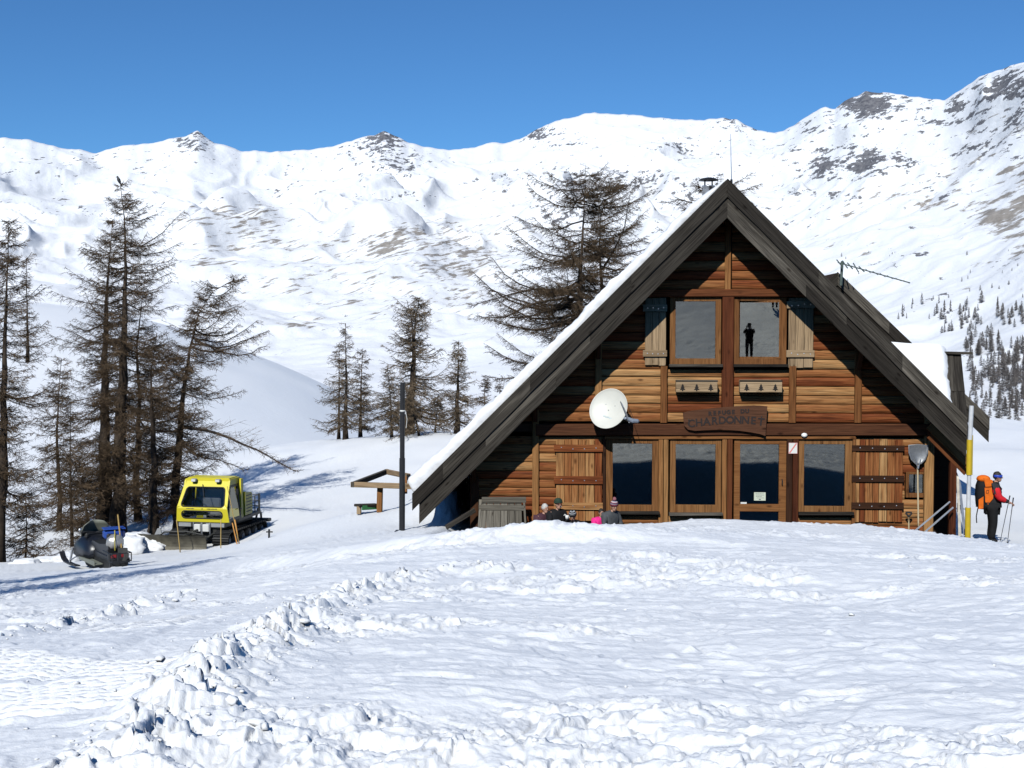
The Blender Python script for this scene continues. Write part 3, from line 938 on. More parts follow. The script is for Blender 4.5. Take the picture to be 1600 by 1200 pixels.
# ---- windows and the glazed door
def window(nm, outer, glass, rot=0.0, sill=True, mats=(None, W_GREY)):
    mats = (mats[0] or mat_wood('frame_timber', [(.10, .038, .015), (.22, .095, .034), (.36, .19, .075)], 'Z', .4, .6), mats[1])
    (a, b_, c, d), (e, f, g_, h) = outer, glass
    mb = MB()
    rectbox(mb, a, b_, e, d, 31.93, 32.05); rectbox(mb, g_, b_, c, d, 31.93, 32.05)
    rectbox(mb, e, b_, g_, f, 31.935, 32.05); rectbox(mb, e, h, g_, d, 31.92, 32.05)
    c0 = F((a + c) / 2, (b_ + d) / 2)
    mb.v = [(p[0] - c0.x, p[1] - c0.y, p[2] - c0.z) for p in mb.v]
    # long grain runs up the stiles
    fr = put(mb, nm, mats[0], hut, Matrix.Translation(c0))
    p0, p1 = F(e, f), F(g_, h)
    pc = (p0 + p1) / 2; pc.y = 31.985
    hw, hh = (p1.x - p0.x) / 2 + .004, (p0.z - p1.z) / 2 + .004
    pm = MB().box((0, 0, 0), (2 * hw, .006, 2 * hh))
    if rot:
        mb2 = MB(); t = .045
        mb2.ring([(-hw, -.02, -hh), (hw, -.02, -hh), (hw, -.02, hh), (-hw, -.02, hh)], [(-hw + t, -.02, -hh + t), (hw - t, -.02, -hh + t), (hw - t, -.02, hh - t), (-hw + t, -.02, hh - t)], (0, .04, 0))
        M = Matrix.Translation((pc.x, pc.y - .0, pc.z)) @ Matrix.Rotation(rot, 4, 'Z')
        put(mb2, 'sash', mats[0], fr, M)
    else:
        M = Matrix.Translation(pc)
    put(pm, 'pane', M_GLASS, fr, M)
    if sill:
        q0, q1 = F(a - 2, d + 1), F(c + 2, d + 1)
        plank('sill', (q0.x, 31.88, q0.z), (q1.x, 31.88, q1.z), .2, .07, mats[1], fr)
    return fr
TILT = math.atan2(1170 - 800, FPX) - YAW
window('window', (1047, 464, 1126, 570), (1055, 471, 1118, 560))
window('window', (1147, 464, 1228, 570), (1154, 470, 1219, 560), -TILT)
window('window', (947, 685, 1028, 799), (957, 693, 1019, 788))
window('window', (1047, 685, 1126, 801), (1055, 694, 1118, 788))
window('window', (1248, 685, 1330, 800), (1255, 694, 1320, 790))
window('window', (1415, 737, 1447, 777), (1419, 741, 1443, 770), 0, False)
# door with a rail across its glass
dm = MB()
rectbox(dm, 1147, 685, 1155, 846, 31.93, 32.05); rectbox(dm, 1217, 685, 1227, 846, 31.93, 32.05); rectbox(dm, 1155, 685, 1217, 694, 31.935, 32.05); rectbox(dm, 1155, 787, 1217, 799, 31.925, 32.05); rectbox(dm, 1155, 830, 1217, 846, 31.935, 32.05)
c0 = F(1187, 765); dm.v = [(p[0] - c0.x, p[1] - c0.y, p[2] - c0.z) for p in dm.v]
door = put(dm, 'door', W_HONEY, hut, Matrix.Translation(c0))
for (v0, v1) in ((694, 787), (799, 830)):
    p0, p1 = F(1155, v0), F(1217, v1); pc = (p0 + p1) / 2; pc.y = 31.985
    put(MB().box((0, 0, 0), (p1.x - p0.x, .006, p0.z - p1.z)), 'pane', M_GLASS, door, Matrix.Translation(pc))
hm = MB().tube([(0, 0, .06), (0, -.05, .06), (0, -.05, -.06), (0, 0, -.06)], .012, 6)
put(hm, 'handle', M_IRON, door, Matrix.Translation(F(1221, 752, 31.925)))
# paper taped inside the door glass, with its handwritten lines
paper = mat_plain('note_paper', (.62, .66, .52), .7, 0, .05); ink = mat_plain('ink', (.06, .07, .10), .7)
p0, p1 = F(1178, 769), F(1196, 782); pc = (p0 + p1) / 2
note = root('paper_note', (pc.x, 31.975, pc.z), 0, 'small pale handwritten paper note stuck on the door glass', 'note')
w_, h_ = p1.x - p0.x, p0.z - p1.z
MB().box((0, 0, 0), (w_, .003, h_)).build('sheet', paper, note)
mb = MB()
for i, (f0, f1) in enumerate(((-.36, .30), (-.30, .36), (-.34, .2), (-.25, .33))):
    z = h_ * (.33 - .17 * i); x = f0 * w_
    while x < f1 * w_:
        l = rnd.uniform(.012, .035); mb.box((x + l / 2, -.0025, z), (l, .001, .009)); x += l + .008
mb.box((0, -.0025, -h_ * .36), (.05, .001, .02))
mb.build('handwriting', ink, note)
p0, p1 = F(1157, 784.3), F(1166.5, 787); pc = (p0 + p1) / 2
st = put(MB().box((0, 0, 0), (p1.x - p0.x, .003, p0.z - p1.z)), 'sticker', M_WHITE, None, Matrix.Translation((pc.x, 31.975, pc.z)))
tag(st, 'tiny white strip sticker at the lower left corner of door glass', 'sticker')

# ---- shutters of upright boards held by ledges
def shutter(u0, u1, v0, v1, n, ledges, mat, lmat, nails=True):
    c = F((u0 + u1) / 2, (v0 + v1) / 2)
    e = empty('shutter'); attach(e, hut, Matrix.Translation((c.x, 31.9, c.z)))
    x0, x1 = X_(u0), X_(u1); z0, z1 = F(u0, v1).z, F(u0, v0).z
    ws = [rnd.uniform(.8, 1.2) for _ in range(n)]; sw = sum(ws); x = x0
    for wi in ws:
        bw = (x1 - x0) * wi / sw
        plank('board', (x + bw / 2, 31.925, z0 + rnd.uniform(-.015, .01)), (x + bw / 2, 31.925, z1 + rnd.uniform(-.01, .01)), .04, bw - .008, mat, e, up=(1, 0, 0), seg=3, jit=.001, ch=.15)
        x += bw
    for va, vb in ledges:
        za, zb = F(u0, va).z, F(u0, vb).z
        plank('ledge', (x0 - .05, 31.88, (za + zb) / 2), (x1 + .02, 31.88, (za + zb) / 2), .045, za - zb, lmat, e)
        nb = MB()
        for k in range(4):
            nb.ball((x0 + (x1 - x0) * (.12 + .25 * k), 31.857, (za + zb) / 2 + rnd.uniform(-.02, .02)), (.016, .008, .016), 8, 4)
        put(nb, 'nail_heads', M_STEEL, e)
shutter(869, 941, 686, 812, 6, [(694, 705), (743, 755), (784, 795)], W_LOG, W_LOG)
shutter(1334, 1411, 686, 814, 7, [(695, 704), (742, 752), (784, 794)], W_LOG, W_DARK)
shutter(1007, 1040, 466, 570, 3, [(476, 487), (547, 557)], W_PALE, W_PALE)
shutter(1230, 1269, 466, 574, 3, [(471, 482), (547, 558)], W_PALE, W_PALE)

# ---- roof: sarking, purlins, fascia boards
def roof_slab(sign):
    e = LE if sign < 0 else RE
    mb = MB()
    y0, y1 = YB + .06, YE
    t0, t1 = .02, .26
    p = [(AP.x, AP.z - t0), (e.x, e.z - t0), (e.x, e.z - t1), (AP.x, AP.z - t1)]
    mb.prism(p, y0, y1, 'XZ')
    return put(mb, 'roof_slope', W_SOFFIT, hut)
roof_slab(-1); roof_slab(1)
# boards seen from below under the overhang
for sgn, e in ((-1, LE), (1, RE)):
    n = 26
    for i in range(n):
        a = i / n; b_ = (i + 1) / n
        xa = AP.x + (e.x - AP.x) * a; xb = AP.x + (e.x - AP.x) * b_
        za = roof_z(xa) - .275; zb = roof_z(xb) - .275
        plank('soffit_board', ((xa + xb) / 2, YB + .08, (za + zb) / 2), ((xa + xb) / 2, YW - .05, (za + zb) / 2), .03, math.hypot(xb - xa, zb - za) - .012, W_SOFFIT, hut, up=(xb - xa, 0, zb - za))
for u, dz in ((1137, .40), (1340, .40), (935, .40), (1450, .40), (837, .40), (742, .40)):
    x = X_(u)
    z = roof_z(x) - dz - .10
    plank('purlin', (x + (.0 if u < 1137 else .0), YB + .12, z), (x, YE - .2, z), .17, .24, W_DARK, hut)
    # diagonal strut from the wall to the purlin end
    if u != 1137:
        plank('strut', (x, YW - .1, z - .75), (x, YB + .3, z - .1), .10, .10, W_DARK, hut, up=(1, 0, 0))
def fascia(p, q, off0, off1, y, th, splits, sgn):
    """one board of the gable edge, in lengths; off0 and off1 are vertical drops below the roof line"""
    ts = [0] + splits + [1]
    for a, b_ in zip(ts[:-1], ts[1:]):
        A_ = p.lerp(q, a); B_ = p.lerp(q, b_)
        l = (q - p).length * (b_ - a)
        t = (q - p).normalized()
        M = Matrix((t, Vector((0, 1, 0)), t.cross(Vector((0, 1, 0))))).transposed().to_4x4()
        if M.to_3x3().determinant() < 0: pass
        mid = (A_ + B_) / 2; M.translation = Vector((mid.x, y, mid.z))
        Mi = M.inverted()
        n = max(3, int(l / .5)); top = []; bot = []
        for i in range(n + 1):
            c = A_.lerp(B_, i / n)
            top.append((c.x, c.z - off0 + rnd.uniform(-.004, .004))); bot.append((c.x, c.z - off1 + rnd.uniform(-.012, .012)))
        g0 = .004
        poly = top + bot[::-1]
        mb = MB()
        vs_ = [Mi @ Vector((a_, y - th / 2, z_)) for a_, z_ in poly] + [Mi @ Vector((a_, y + th / 2, z_)) for a_, z_ in poly]
        m = len(poly); fs = []
        for i in range(n):
            fs += [(i, i + 1, m - 2 - i, m - 1 - i), (m + i, 2 * m - 1 - i, 2 * m - 2 - i, m + i + 1)]
        for i in range(m):
            j = (i + 1) % m; fs.append((i, i + m, j + m, j))
        mb.add(vs_, fs)
        o = put(mb, 'fascia_board', W_GREY, hut, M @ Matrix.Scale(1 - .004 / max(l, .5), 4, (1, 0, 0)))
k1 = Vector((AP.x, 0, AP.z)); l1 = Vector((LE.x, 0, LE.z)); r1 = Vector((RE.x, 0, RE.z))
l2 = l1 + (k1 - l1) * .012; r2 = r1 + (k1 - r1) * .005
fascia(k1, l1, 0.0, .43, YB, .05, [.30, .62, .90], -1)
fascia(k1, r1, 0.0, .43, YB, .05, [.38, .73], 1)
l2 = l1.lerp(k1, .022)
fascia(k1, l2, .40, .66, YB + .045, .04, [.44, .78], -1); fascia(k1, l2, .645, .93, YB + .03, .045, [.55], -1)
fascia(k1, r1, .40, .66, YB + .045, .04, [.5], 1); fascia(k1, r1, .645, .95, YB + .03, .045, [.33, .8], 1)

# ---- walls at the sides and behind, floors inside
mb = MB()
zl, zr = roof_z(X_(742)) - .3, roof_z(X_(1450)) - .3
for xs_, zs_ in ((X_(740), zl), (X_(1449), zr)):
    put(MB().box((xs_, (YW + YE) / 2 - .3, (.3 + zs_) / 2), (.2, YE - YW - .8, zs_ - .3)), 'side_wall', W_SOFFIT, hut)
mb = MB(); xa, xb = X_(742), X_(1450)
mb.prism([(xa, .35), (xb, .35), (xb, zr), (AP.x, AP.z - .5), (xa, zl)], YE - .9, YE - .7)
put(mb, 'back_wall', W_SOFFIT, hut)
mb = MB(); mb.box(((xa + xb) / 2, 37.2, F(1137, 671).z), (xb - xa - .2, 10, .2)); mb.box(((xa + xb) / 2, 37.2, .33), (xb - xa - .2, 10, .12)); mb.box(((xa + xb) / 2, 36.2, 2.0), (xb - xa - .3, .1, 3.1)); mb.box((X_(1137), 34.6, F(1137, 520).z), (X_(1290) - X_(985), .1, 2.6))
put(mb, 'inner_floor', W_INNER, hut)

# ---- entrance side on the right: cross gable, slanting porch boards, its post
P1, P2 = at(1398, 541, 36), at(1478, 548, 36)
Q1, Q2 = at(1452, 700, 32.8), at(1497, 700, 32.8)
mb = MB().add([P1, P2, Q2, Q1, P1 + Vector((0, 3, -2.2)), P2 + Vector((0, 3, -2.2)), P1 - Vector((0, 0, .15)), P2 - Vector((0, 0, .15)), Q2 - Vector((0, 0, .15)), Q1 - Vector((0, 0, .15))],
              [(0, 1, 2, 3), (0, 4, 5, 1), (6, 9, 8, 7), (3, 2, 8, 9), (1, 7, 8, 2), (0, 3, 9, 6)])
put(mb, 'porch_roof', W_SOFFIT, hut)
d_ = (at(1500, 700, 32.5) - at(1487, 552, 35.9))
for f0, f1 in ((0, .42), (.425, .72), (.725, 1.0)):
    a_ = at(1488, 553, 35.9) + d_ * f0; b_ = at(1488, 553, 35.9) + d_ * f1
    plank('barge_board', a_, b_, .06, .46, W_GREY, hut, up=(1, 0, 0), seg=3, jit=.003)
    plank('barge_board', a_ + Vector((-.1, -.05, 0)), b_ + Vector((-.1, -.05, 0)), .05, .20, W_GREY, hut, up=(1, 0, 0), seg=3, jit=.003)
plank('ridge_cap', at(1467, 551, 35.8), at(1518, 552, 35.8), .25, .07, W_GREY, hut)
for a_, b_, dy in (((1453, 664), (1512, 722), 0), ((1454, 679), (1512, 737), .05)):
    plank('porch_board', at(*a_, 31.5 + dy), at(*b_, 31.5 + dy), .06, .24, W_RED if dy else W_HONEY, hut, seg=2, jit=.003)
plank('porch_post', at(1487, 846, 31.6), at(1489, 712, 31.6), .15, .16, W_RED, hut, up=(1, 0, 0))
xw0, xw1 = X_(1452), at(1489, 780, 34.4).x
mb = MB().box(((xw0 + xw1) / 2, 34.4, 1.8), (xw1 - xw0, .1, 3.4)); put(mb, 'porch_wall', W_SOFFIT, hut)
for i in range(12):  # dark floor added to keep the shaded porch black
    x = X_(1440) + .11 + .12 * i
    if x < X_(1497) - .05: plank('added_dark_board', (x, 30.6, .45), (x, 34.4, .45), .115, .05, W_SOFFIT, hut)

# ---- rear wing with its own gable
YR = 42.0
A2, R2_, L2_ = at(1309, 425, YR), at(1546, 652, YR), at(1240, 490, YR)
for a_, b_, sg in ((A2, R2_, 1), (A2, L2_, -1)):
    a_ = Vector((a_.x, 0, a_.z)); b_ = Vector((b_.x, 0, b_.z))
    fascia(a_, b_, 0, .42, YR, .05, [.34, .71], sg); fascia(a_, b_, .40, .80, YR + .05, .05, [.5], sg)
mb = MB().prism([(A2.x, A2.z - .02), (R2_.x, R2_.z - .02), (R2_.x, R2_.z - .25), (A2.x, A2.z - .25)], YR + .06, YR + 7)
mb.prism([(A2.x, A2.z - .02), (A2.x, A2.z - .25), (L2_.x, L2_.z - .25), (L2_.x, L2_.z - .02)], YR + .06, YR + 7)
put(mb, 'wing_roof', W_SOFFIT, hut)
mb = MB().prism([(L2_.x, .3), (at(1500, 600, YR).x, .3), (at(1500, 600, YR).x, at(1500, 630, YR).z), (A2.x, A2.z - .5), (L2_.x, L2_.z - .4)], YR + .7, YR + .9)
put(mb, 'wing_wall', W_SOFFIT, hut)

# ---- snow lying on the roofs
def roof_snow(p, q, y0, y1, thick, n=90, m=30, taper=(.02, .01), seed=3, name='roof_snow'):
    """a slab of settled snow between p (upper) and q (lower) with a soft broken front edge"""
    t = (q - p); l = t.length; t.normalize(); nrm = Vector((-t.z, 0, t.x)); nrm = nrm if nrm.z > 0 else -nrm
    ss = np.linspace(0, 1, n)
    V = []; F_ = []
    ring = []
    prof = [(0, 0.0), (-.02, .35), (-.0, .7), (.05, .9), (.14, .98), (.3, 1.0)] + [(.3 + (y1 - y0 - .3) * k / 8, 1.0) for k in range(1, 9)] + [(y1 - y0, 0)]
    for i, s_ in enumerate(ss):
        th = thick * (0.8 + 0.35 * float(pnoise(s_ * l * .5, 3.3, seed)) + 0.16 * float(pnoise(s_ * l * 2.4, 1.3, seed + 1)) + .08 * float(pnoise(s_ * l * 7, 1.3, seed + 5)))
        th *= min(1, s_ / taper[0] + .12, (1 - s_) / taper[1] + .25)
        yo = .05 * float(pnoise(s_ * l * 1.1, 7.3, seed + 2)) + .02 * float(pnoise(s_ * l * 5, 2.3, seed + 3))
        b = p + t * (l * s_)
        for dy, f in prof:
            dd = .03 * float(pnoise(s_ * l * .8, dy * 1.1, seed + 4)) if dy > .2 else .012 * float(pnoise(s_ * l * 6, f * 3, seed + 6))
            V.append(b + nrm * (th * f + dd * (f > 0)) + Vector((0, y0 + dy + yo * (dy < .35), 0)))
    k = len(prof)
    for i in range(n - 1):
        for j in range(k - 1):
            a = i * k + j; F_.append((a, a + k, a + k + 1, a + 1))
    F_.append(tuple(range(k))); F_.append(tuple(reversed(range((n - 1) * k, n * k))))
    o = put(MB().add(V, F_), name, SNOW, None, I4, True); o['kind'] = 'stuff'
    return o
roof_snow(k1.lerp(l1, .004), l1.lerp(k1, .004), YB + .07, YE, .31, 160, taper=(.16, .01))
roof_snow(k1.lerp(r1, .53), k1.lerp(r1, .74), YB + .5, YB + 3.5, .055, 40, seed=17)
def slope_snow():
    n, m = 40, 30
    a_ = P1 + Vector((-1.2, 0, 0)); b_ = P2; c_ = Q2; d2 = Q1 + Vector((-1.2, 0, 0))
    V = []
    for j in range(m + 1):
        for i in range(n + 1):
            s_, t_ = i / n, j / m
            p = (a_.lerp(b_, s_)).lerp(d2.lerp(c_, s_), t_)
            ed = min(1, (1 - s_) * 14 + .05 + .3 * float(pnoise(t_ * 9, 3, 3))); ed = max(.02, min(1, ed))
            p = p + Vector((0, -.5, .62)) * (.27 * ed ** .5 * (1 + .12 * float(pnoise(s_ * 4, t_ * 4, 8))))
            p.x -= .10 * max(0, float(pnoise(t_ * 14, s_ * 2, 5))) * s_
            V.append(p)
    Fs = [(j * (n + 1) + i, j * (n + 1) + i + 1, (j + 1) * (n + 1) + i + 1, (j + 1) * (n + 1) + i) for j in range(m) for i in range(n)]
    o = put(MB().add(V, Fs), 'roof_snow', SNOW, None, I4, True); o['kind'] = 'stuff'
slope_snow()

# ---- chimney, rod aerial, the aerial on the rear ridge
c = at(1107, 292, 35.5); sc = 35.5 / FPX
ch = root('chimney_pipe', (c.x, c.y, roof_z(c.x) - .1), 0, 'round metal chimney pipe with a flat rain cap behind the roof ridge', 'chimney')
mb = MB(); zb = roof_z(c.x) - .1
mb.lathe([(.165, zb), (.165, c.z), (.18, c.z), (.18, c.z + .03), (.14, c.z + .03), (.14, c.z - .3)], 20, Matrix.Translation((c.x, c.y, 0)), False)
put(mb, 'flue', M_STEEL, ch, I4, True)
mb = MB(); zc = at(1107, 281, 35.5).z
mb.lathe([(.02, zc + .07), (.20, zc + .035), (.275, zc), (.27, zc - .02), (.02, zc - .01)], 24, Matrix.Translation((c.x, c.y, 0)))
put(mb, 'rain_cap', M_IRON, ch, I4)
for k in range(4):
    an = k * math.pi / 2 + .6
    put(MB().tube([(c.x + .14 * math.cos(an), c.y + .14 * math.sin(an), c.z - .05), (c.x + .14 * math.cos(an), c.y + .14 * math.sin(an), zc)], .012, 6), 'cap_stay', M_IRON, ch)
a0, a1 = at(1143, 290, 31.9), at(1141.5, 209, 31.9)
ae = root('rod_aerial', tuple(a0), 0, 'thin upright whip aerial at the peak of the gable', 'aerial')
put(MB().tube([a0, a0.lerp(a1, .12)], .03, 8), 'base', M_IRON, ae)
put(MB().tube([a0.lerp(a1, .1), a0.lerp(a1, .55), a1], [.014, .010, .005], 6), 'rod', M_STEEL, ae)
YA = 41.5
green = mat_plain('oxidised_metal', (.10, .13, .115), .6, .4)
ya = root('roof_aerial', tuple(at(1315, 445, YA)), 0, 'long greenish boom aerial reaching out from the rear roof ridge', 'aerial')
put(MB().tube([at(1314, 446, YA), at(1316, 408, YA)], .045, 8), 'mast', green, ya)
b0, b1 = at(1309, 410, YA), at(1422, 442, YA)
put(MB().tube([b0, b1], .02, 6), 'boom', green, ya)
mb = MB()
for k, l in enumerate((.30, .36, .30, .42, .26, .22, .2, .2, .18, .16, .15)):
    f = (.02, .1, .17, .25, .33, .42, .52, .62, .72, .84, .95)[k]; p = b0.lerp(b1, f)
    mb.tube([p + Vector((.03, -.25, -l * .35)), p + Vector((-.03, .25, l * .35))], .010 if k > 4 else .02, 6)
put(mb, 'element', green, ya)

# ---- flower boxes with little fir cut-outs
def flower_box(u0, u1, v0, v1, label):
    p0, p1 = F(u0, v0), F(u1, v1); c = (p0 + p1) / 2
    w_, h_ = p1.x - p0.x, p0.z - p1.z
    o = root('flower_box', (c.x, YW - .2, c.z), 0, label, 'flower box', 'flower boxes under the upper windows')
    mb = MB(); mb.box((0, -.105, 0), (w_, .025, h_), ch=.004); mb.box((0, .10, 0), (w_, .02, h_)); mb.box((-w_ / 2 + .012, 0, 0), (.022, .18, h_ - .01)); mb.box((w_ / 2 - .012, 0, 0), (.022, .18, h_ - .01)); mb.box((0, 0, -h_ / 2 + .015), (w_ - .05, .18, .02))
    mb.build('trough', W_PALE, o)
    mb = MB().box((0, -.122, h_ / 2 - .02), (w_ + .02, .012, .04), ch=.003)
    mb.build('top_strip', W_GREY, o)
    mb = MB()
    for k in (-.34, 0, .34):
        x = k * w_; s_ = h_ * .30; z = -.03
        mb.prism([(x - .18 * s_, z - s_), (x + .18 * s_, z - s_), (x + .18 * s_, z - .7 * s_), (x + s_ * .8, z - .7 * s_), (x + .3 * s_, z - .15 * s_), (x + .6 * s_, z - .15 * s_), (x + .2 * s_, z + .35 * s_), (x + .4 * s_, z + .35 * s_), (x, z + 1.0 * s_), (x - .4 * s_, z + .35 * s_), (x - .2 * s_, z + .35 * s_), (x - .6 * s_, z - .15 * s_), (x - .3 * s_, z - .15 * s_), (x - s_ * .8, z - .7 * s_), (x - .18 * s_, z - .7 * s_)], -.1215, -.112)
    mb.build('fir_cutout', W_INNER, o)
flower_box(1055, 1119, 593, 612, 'pale flower box with fir cut-outs below the window without the reflected figure')
flower_box(1154, 1219, 593, 612, 'pale flower box with fir cut-outs below the window reflecting a person')

# ---- the carved name board
def sign():
    o = root('name_board', tuple(F(1131, 656, 31.78)), 0, 'dark live-edge wooden slab with the carved hut name over the door', 'sign')
    top = [(1066, 644), (1078, 641), (1095, 639), (1112, 637), (1130, 635.5), (1150, 634), (1170, 633), (1186, 633), (1197, 634)]
    bot = [(1194, 680), (1186, 677), (1170, 674), (1155, 672), (1140, 671), (1120, 670.5), (1100, 671), (1085, 672), (1074, 670), (1068, 664)]
    mb = MB().prism([(F(u, v).x, F(u, v).z) for u, v in top + bot], 31.76, 31.83)
    M = Matrix.Translation(F(1131, 656, 31.795))
    mb.v = [tuple(Vector(p) - M.translation) for p in mb.v]
    put(mb, 'slab', mat_wood('slab_wood', [(.055, .024, .015), (.10, .044, .025), (.15, .07, .038)], 'X', .5, .6), o, M)
    carved = mat_plain('carved_letter', (.014, .007, .005), .8)
    def word(txt, pts, size):
        for chv, (u, v, rot, sz) in zip(txt, pts):
            cu = bpy.data.curves.new('letter', 'FONT'); cu.body = chv; cu.size = size * sz; cu.extrude = .004; cu.offset = .007; cu.align_x = 'CENTER'; cu.align_y = 'CENTER'; cu.resolution_u = 3
            cu.materials.append(carved)
            t = bpy.data.objects.new('letter', cu); COL.objects.link(t)
            W = Matrix.Translation(F(u, v, 31.757)) @ Matrix.Rotation(math.pi / 2, 4, 'X') @ Matrix.Rotation(rot, 4, 'Z')
            me = bpy.data.meshes.new_from_object(t); bpy.data.objects.remove(t)
            t = bpy.data.objects.new('letter', me); COL.objects.link(t)
            attach(t, o, W)
    n = 10
    word('CHARDONNET', [(1079 + 12.0 * i, 661 - 4.2 * math.sin(math.pi * i / 9 * .9) - .25 * i + (1.2 if i == 9 else 0), .10 * (4 - i) / 5, 1) for i in range(n)], .26)
    word('REFUGE DU', [(1108 + 7.2 * i, 645.5 - .5 * i, .05, 1) for i in range(9)], .14)
    mb = MB()
    for u, v in ((1075, 655), (1188, 650)): mb.ball(tuple(F(u, v, 31.757)), (.018, .01, .018), 8, 4)
    put(mb, 'bolt', M_IRON, o)
sign()
# white disc lamp plate and the notice with a red stroke
c = F(1255, 679, 31.835)
o = put(MB().lathe([(.075, 0), (.075, .012), (.05, .03), (.0, .035)], 20, Matrix.Rotation(math.pi / 2, 4, 'X') @ Matrix.Scale(.75, 4, (0, 1, 0))), 'oval_plate', M_WHITE, None, Matrix.Translation(c), True)
tag(o, 'small white oval plate on the dark beam above the notice', 'plate')
p0, p1 = F(1231, 691), F(1244.5, 708); c = (p0 + p1) / 2; w_, h_ = p1.x - p0.x, p0.z - p1.z
no = root('prohibition_notice', (c.x, 31.87, c.z), 0, 'small white notice with a red diagonal stroke right of the door', 'notice')
MB().box((0, 0, 0), (w_, .008, h_)).build('plate', M_WHITE, no)
pink = mat_plain('red_print', (.72, .22, .20), .5, 0, .08)
MB().add([(-w_ / 2 + .01, -.006, -h_ / 2 + .02), (-w_ / 2 + .04, -.006, -h_ / 2 + .01), (w_ / 2 - .01, -.006, h_ / 2 - .02), (w_ / 2 - .04, -.006, h_ / 2 - .01)], [(0, 1, 2, 3)]).build('stroke', pink, no)
MB().ring([(-w_ / 2, -.0055, -h_ / 2), (w_ / 2, -.0055, -h_ / 2), (w_ / 2, -.0055, h_ / 2), (-w_ / 2, -.0055, h_ / 2)], [(-w_ / 2 + .006, -.0055, -h_ / 2 + .006), (w_ / 2 - .006, -.0055, -h_ / 2 + .006), (w_ / 2 - .006, -.0055, h_ / 2 - .006), (-w_ / 2 + .006, -.0055, h_ / 2 - .006)]).build('border', pink, no)

# ---- satellite dish
def dish():
    c = F(952, 638, 31.45)
    o = root('satellite_dish', (c.x, YW - .1, c.z), 0, 'cream satellite dish bolted to the log wall above the left window', 'satellite dish')
    n = Vector((-.30, -.86, .36)).normalized()
    lean = R(-16)
    x = Vector((0, 0, 1)).cross(n).normalized() * -1
    x = n.cross(Vector((0, 0, 1))).normalized(); y = x.cross(n) * -1
    y = n.cross(x)
    x2 = x * math.cos(lean) + y * math.sin(lean); y2 = n.cross(x2)
    M = Matrix((x2, y2, n)).transposed().to_4x4(); M.translation = c
    SX, SY = .465, .505
    cream = mat_plain('dish_cream', (.68, .67, .60), .45, 0, .03)
    mb = MB(); prof = [(0.0, 0.0)]
    for k in range(1, 9):
        r_ = k / 8; prof.append((r_, .10 * r_ * r_))
    prof += [(1.025, .112), (1.03, .095), (1.0, .08), (.6, .01), (.0, -.03)]
    mb.lathe(prof, 40, Matrix.Diagonal((SX, SY, 1, 1)), False)
    put(mb, 'reflector', cream, o, M, True)
    lg = mat_plain('faded_blue_print', (.42, .55, .60), .5, 0, .05)
    mb = MB()
    for k in range(7):
        mb.box((-.13 + .034 * k, .20 + .008 * math.sin(k * 2), .0235), (.022, .03, .004))
    put(mb, 'faded_logo', lg, o, M)
    mb = MB()
    for px, py in ((0.02, .02), (-.1, -.13), (.14, -.10)): mb.ball((px, py, .012), (.014, .014, .012), 8, 4)
    put(mb, 'bolt', M_STEEL, o, M)
    foot = M @ Vector((0, -SY * .96, .04)); lnb = F(984, 653, 30.98)
    foot = M @ Vector((.06, -SY * 1.06, -.03)); mid = foot.lerp(lnb, .5) + Vector((0, 0, -.06))
    put(MB().tube([M @ Vector((-.1, -SY * .95, -.08)), foot, mid, lnb + Vector((-.04, 0, -.03))], [.02, .028, .03, .028], 8), 'arm', M_STEEL, o)
    put(MB().tube([lnb + Vector((-.08, 0, .05)), lnb + Vector((.03, .02, .0)), lnb + Vector((.16, .05, -.01)), lnb + Vector((.19, .06, -.01))], [.05, .06, .055, .03], 10), 'receiver', mat_plain('receiver_grey', (.22, .25, .30), .4), o)
    put(MB().ball(tuple(lnb + Vector((-.14, 0, .06))), (.05, .06, .04), 10, 6), 'feed', mat_plain('receiver_grey', (.22, .25, .30), .4), o)
    put(MB().tube([c + n * -.03, c + Vector((.02, .3, -.05)), (c.x + .02, YW - .03, c.z - .05)], .035, 8), 'wall_mount', M_STEEL, o)
    put(MB().tube([lnb + Vector((.1, .05, -.05)), foot + Vector((.2, .1, -.12)), (c.x + .1, YW - .06, c.z - .5)], .006, 5), 'cable', M_IRON, o)
dish()
# ------------------------------------------------------------------ bare larches
BARK = mat_plain('larch_bark', (.062, .046, .034), .9, 0, .45, 5, .6, .2)
TWIG = mat_plain('larch_twig', (.125, .086, .054), .9, 0, .4, 1.2, 0, .1)
TWIG_PALE = mat_plain('larch_twig_pale', (.20, .148, .098), .9, 0, .4, 1.2, 0, .1)

class TwigMesh:
    """fast collector of thin three-sided stems and tapering single-triangle twigs"""
    def __init__(s): s.v = []; s.f = []
    def stem(s, pts, r0, r1):
        n = len(pts); k = len(s.v)
        for i, p in enumerate(pts):
            r_ = r0 + (r1 - r0) * i / (n - 1)
            s.v.append((p[0] - r_, p[1] + r_ * .5, p[2] - r_ * .5)); s.v.append((p[0] + r_, p[1] + r_ * .5, p[2] - r_ * .5)); s.v.append((p[0], p[1] - r_ * .9, p[2] + r_ * .9))
        for i in range(n - 1):
            a = k + 3 * i
            s.f += [(a, a + 1, a + 4, a + 3), (a + 1, a + 2, a + 5, a + 4), (a + 2, a, a + 3, a + 5)]
    def sliver(s, p, q, w_):
        k = len(s.v)
        dx, dz = q[0] - p[0], q[2] - p[2]; l = math.hypot(dx, dz) + 1e-6
        nx, nz = -dz / l * w_, dx / l * w_
        s.v += [(p[0] - nx, p[1], p[2] - nz), (p[0] + nx, p[1] + w_, p[2] + nz), tuple(q)]
        s.f.append((k, k + 1, k + 2))
    def mesh(s, name, mat):
        me = bpy.data.meshes.new(name); me.from_pydata(s.v, [], s.f); me.materials.append(mat); me.update(); return me

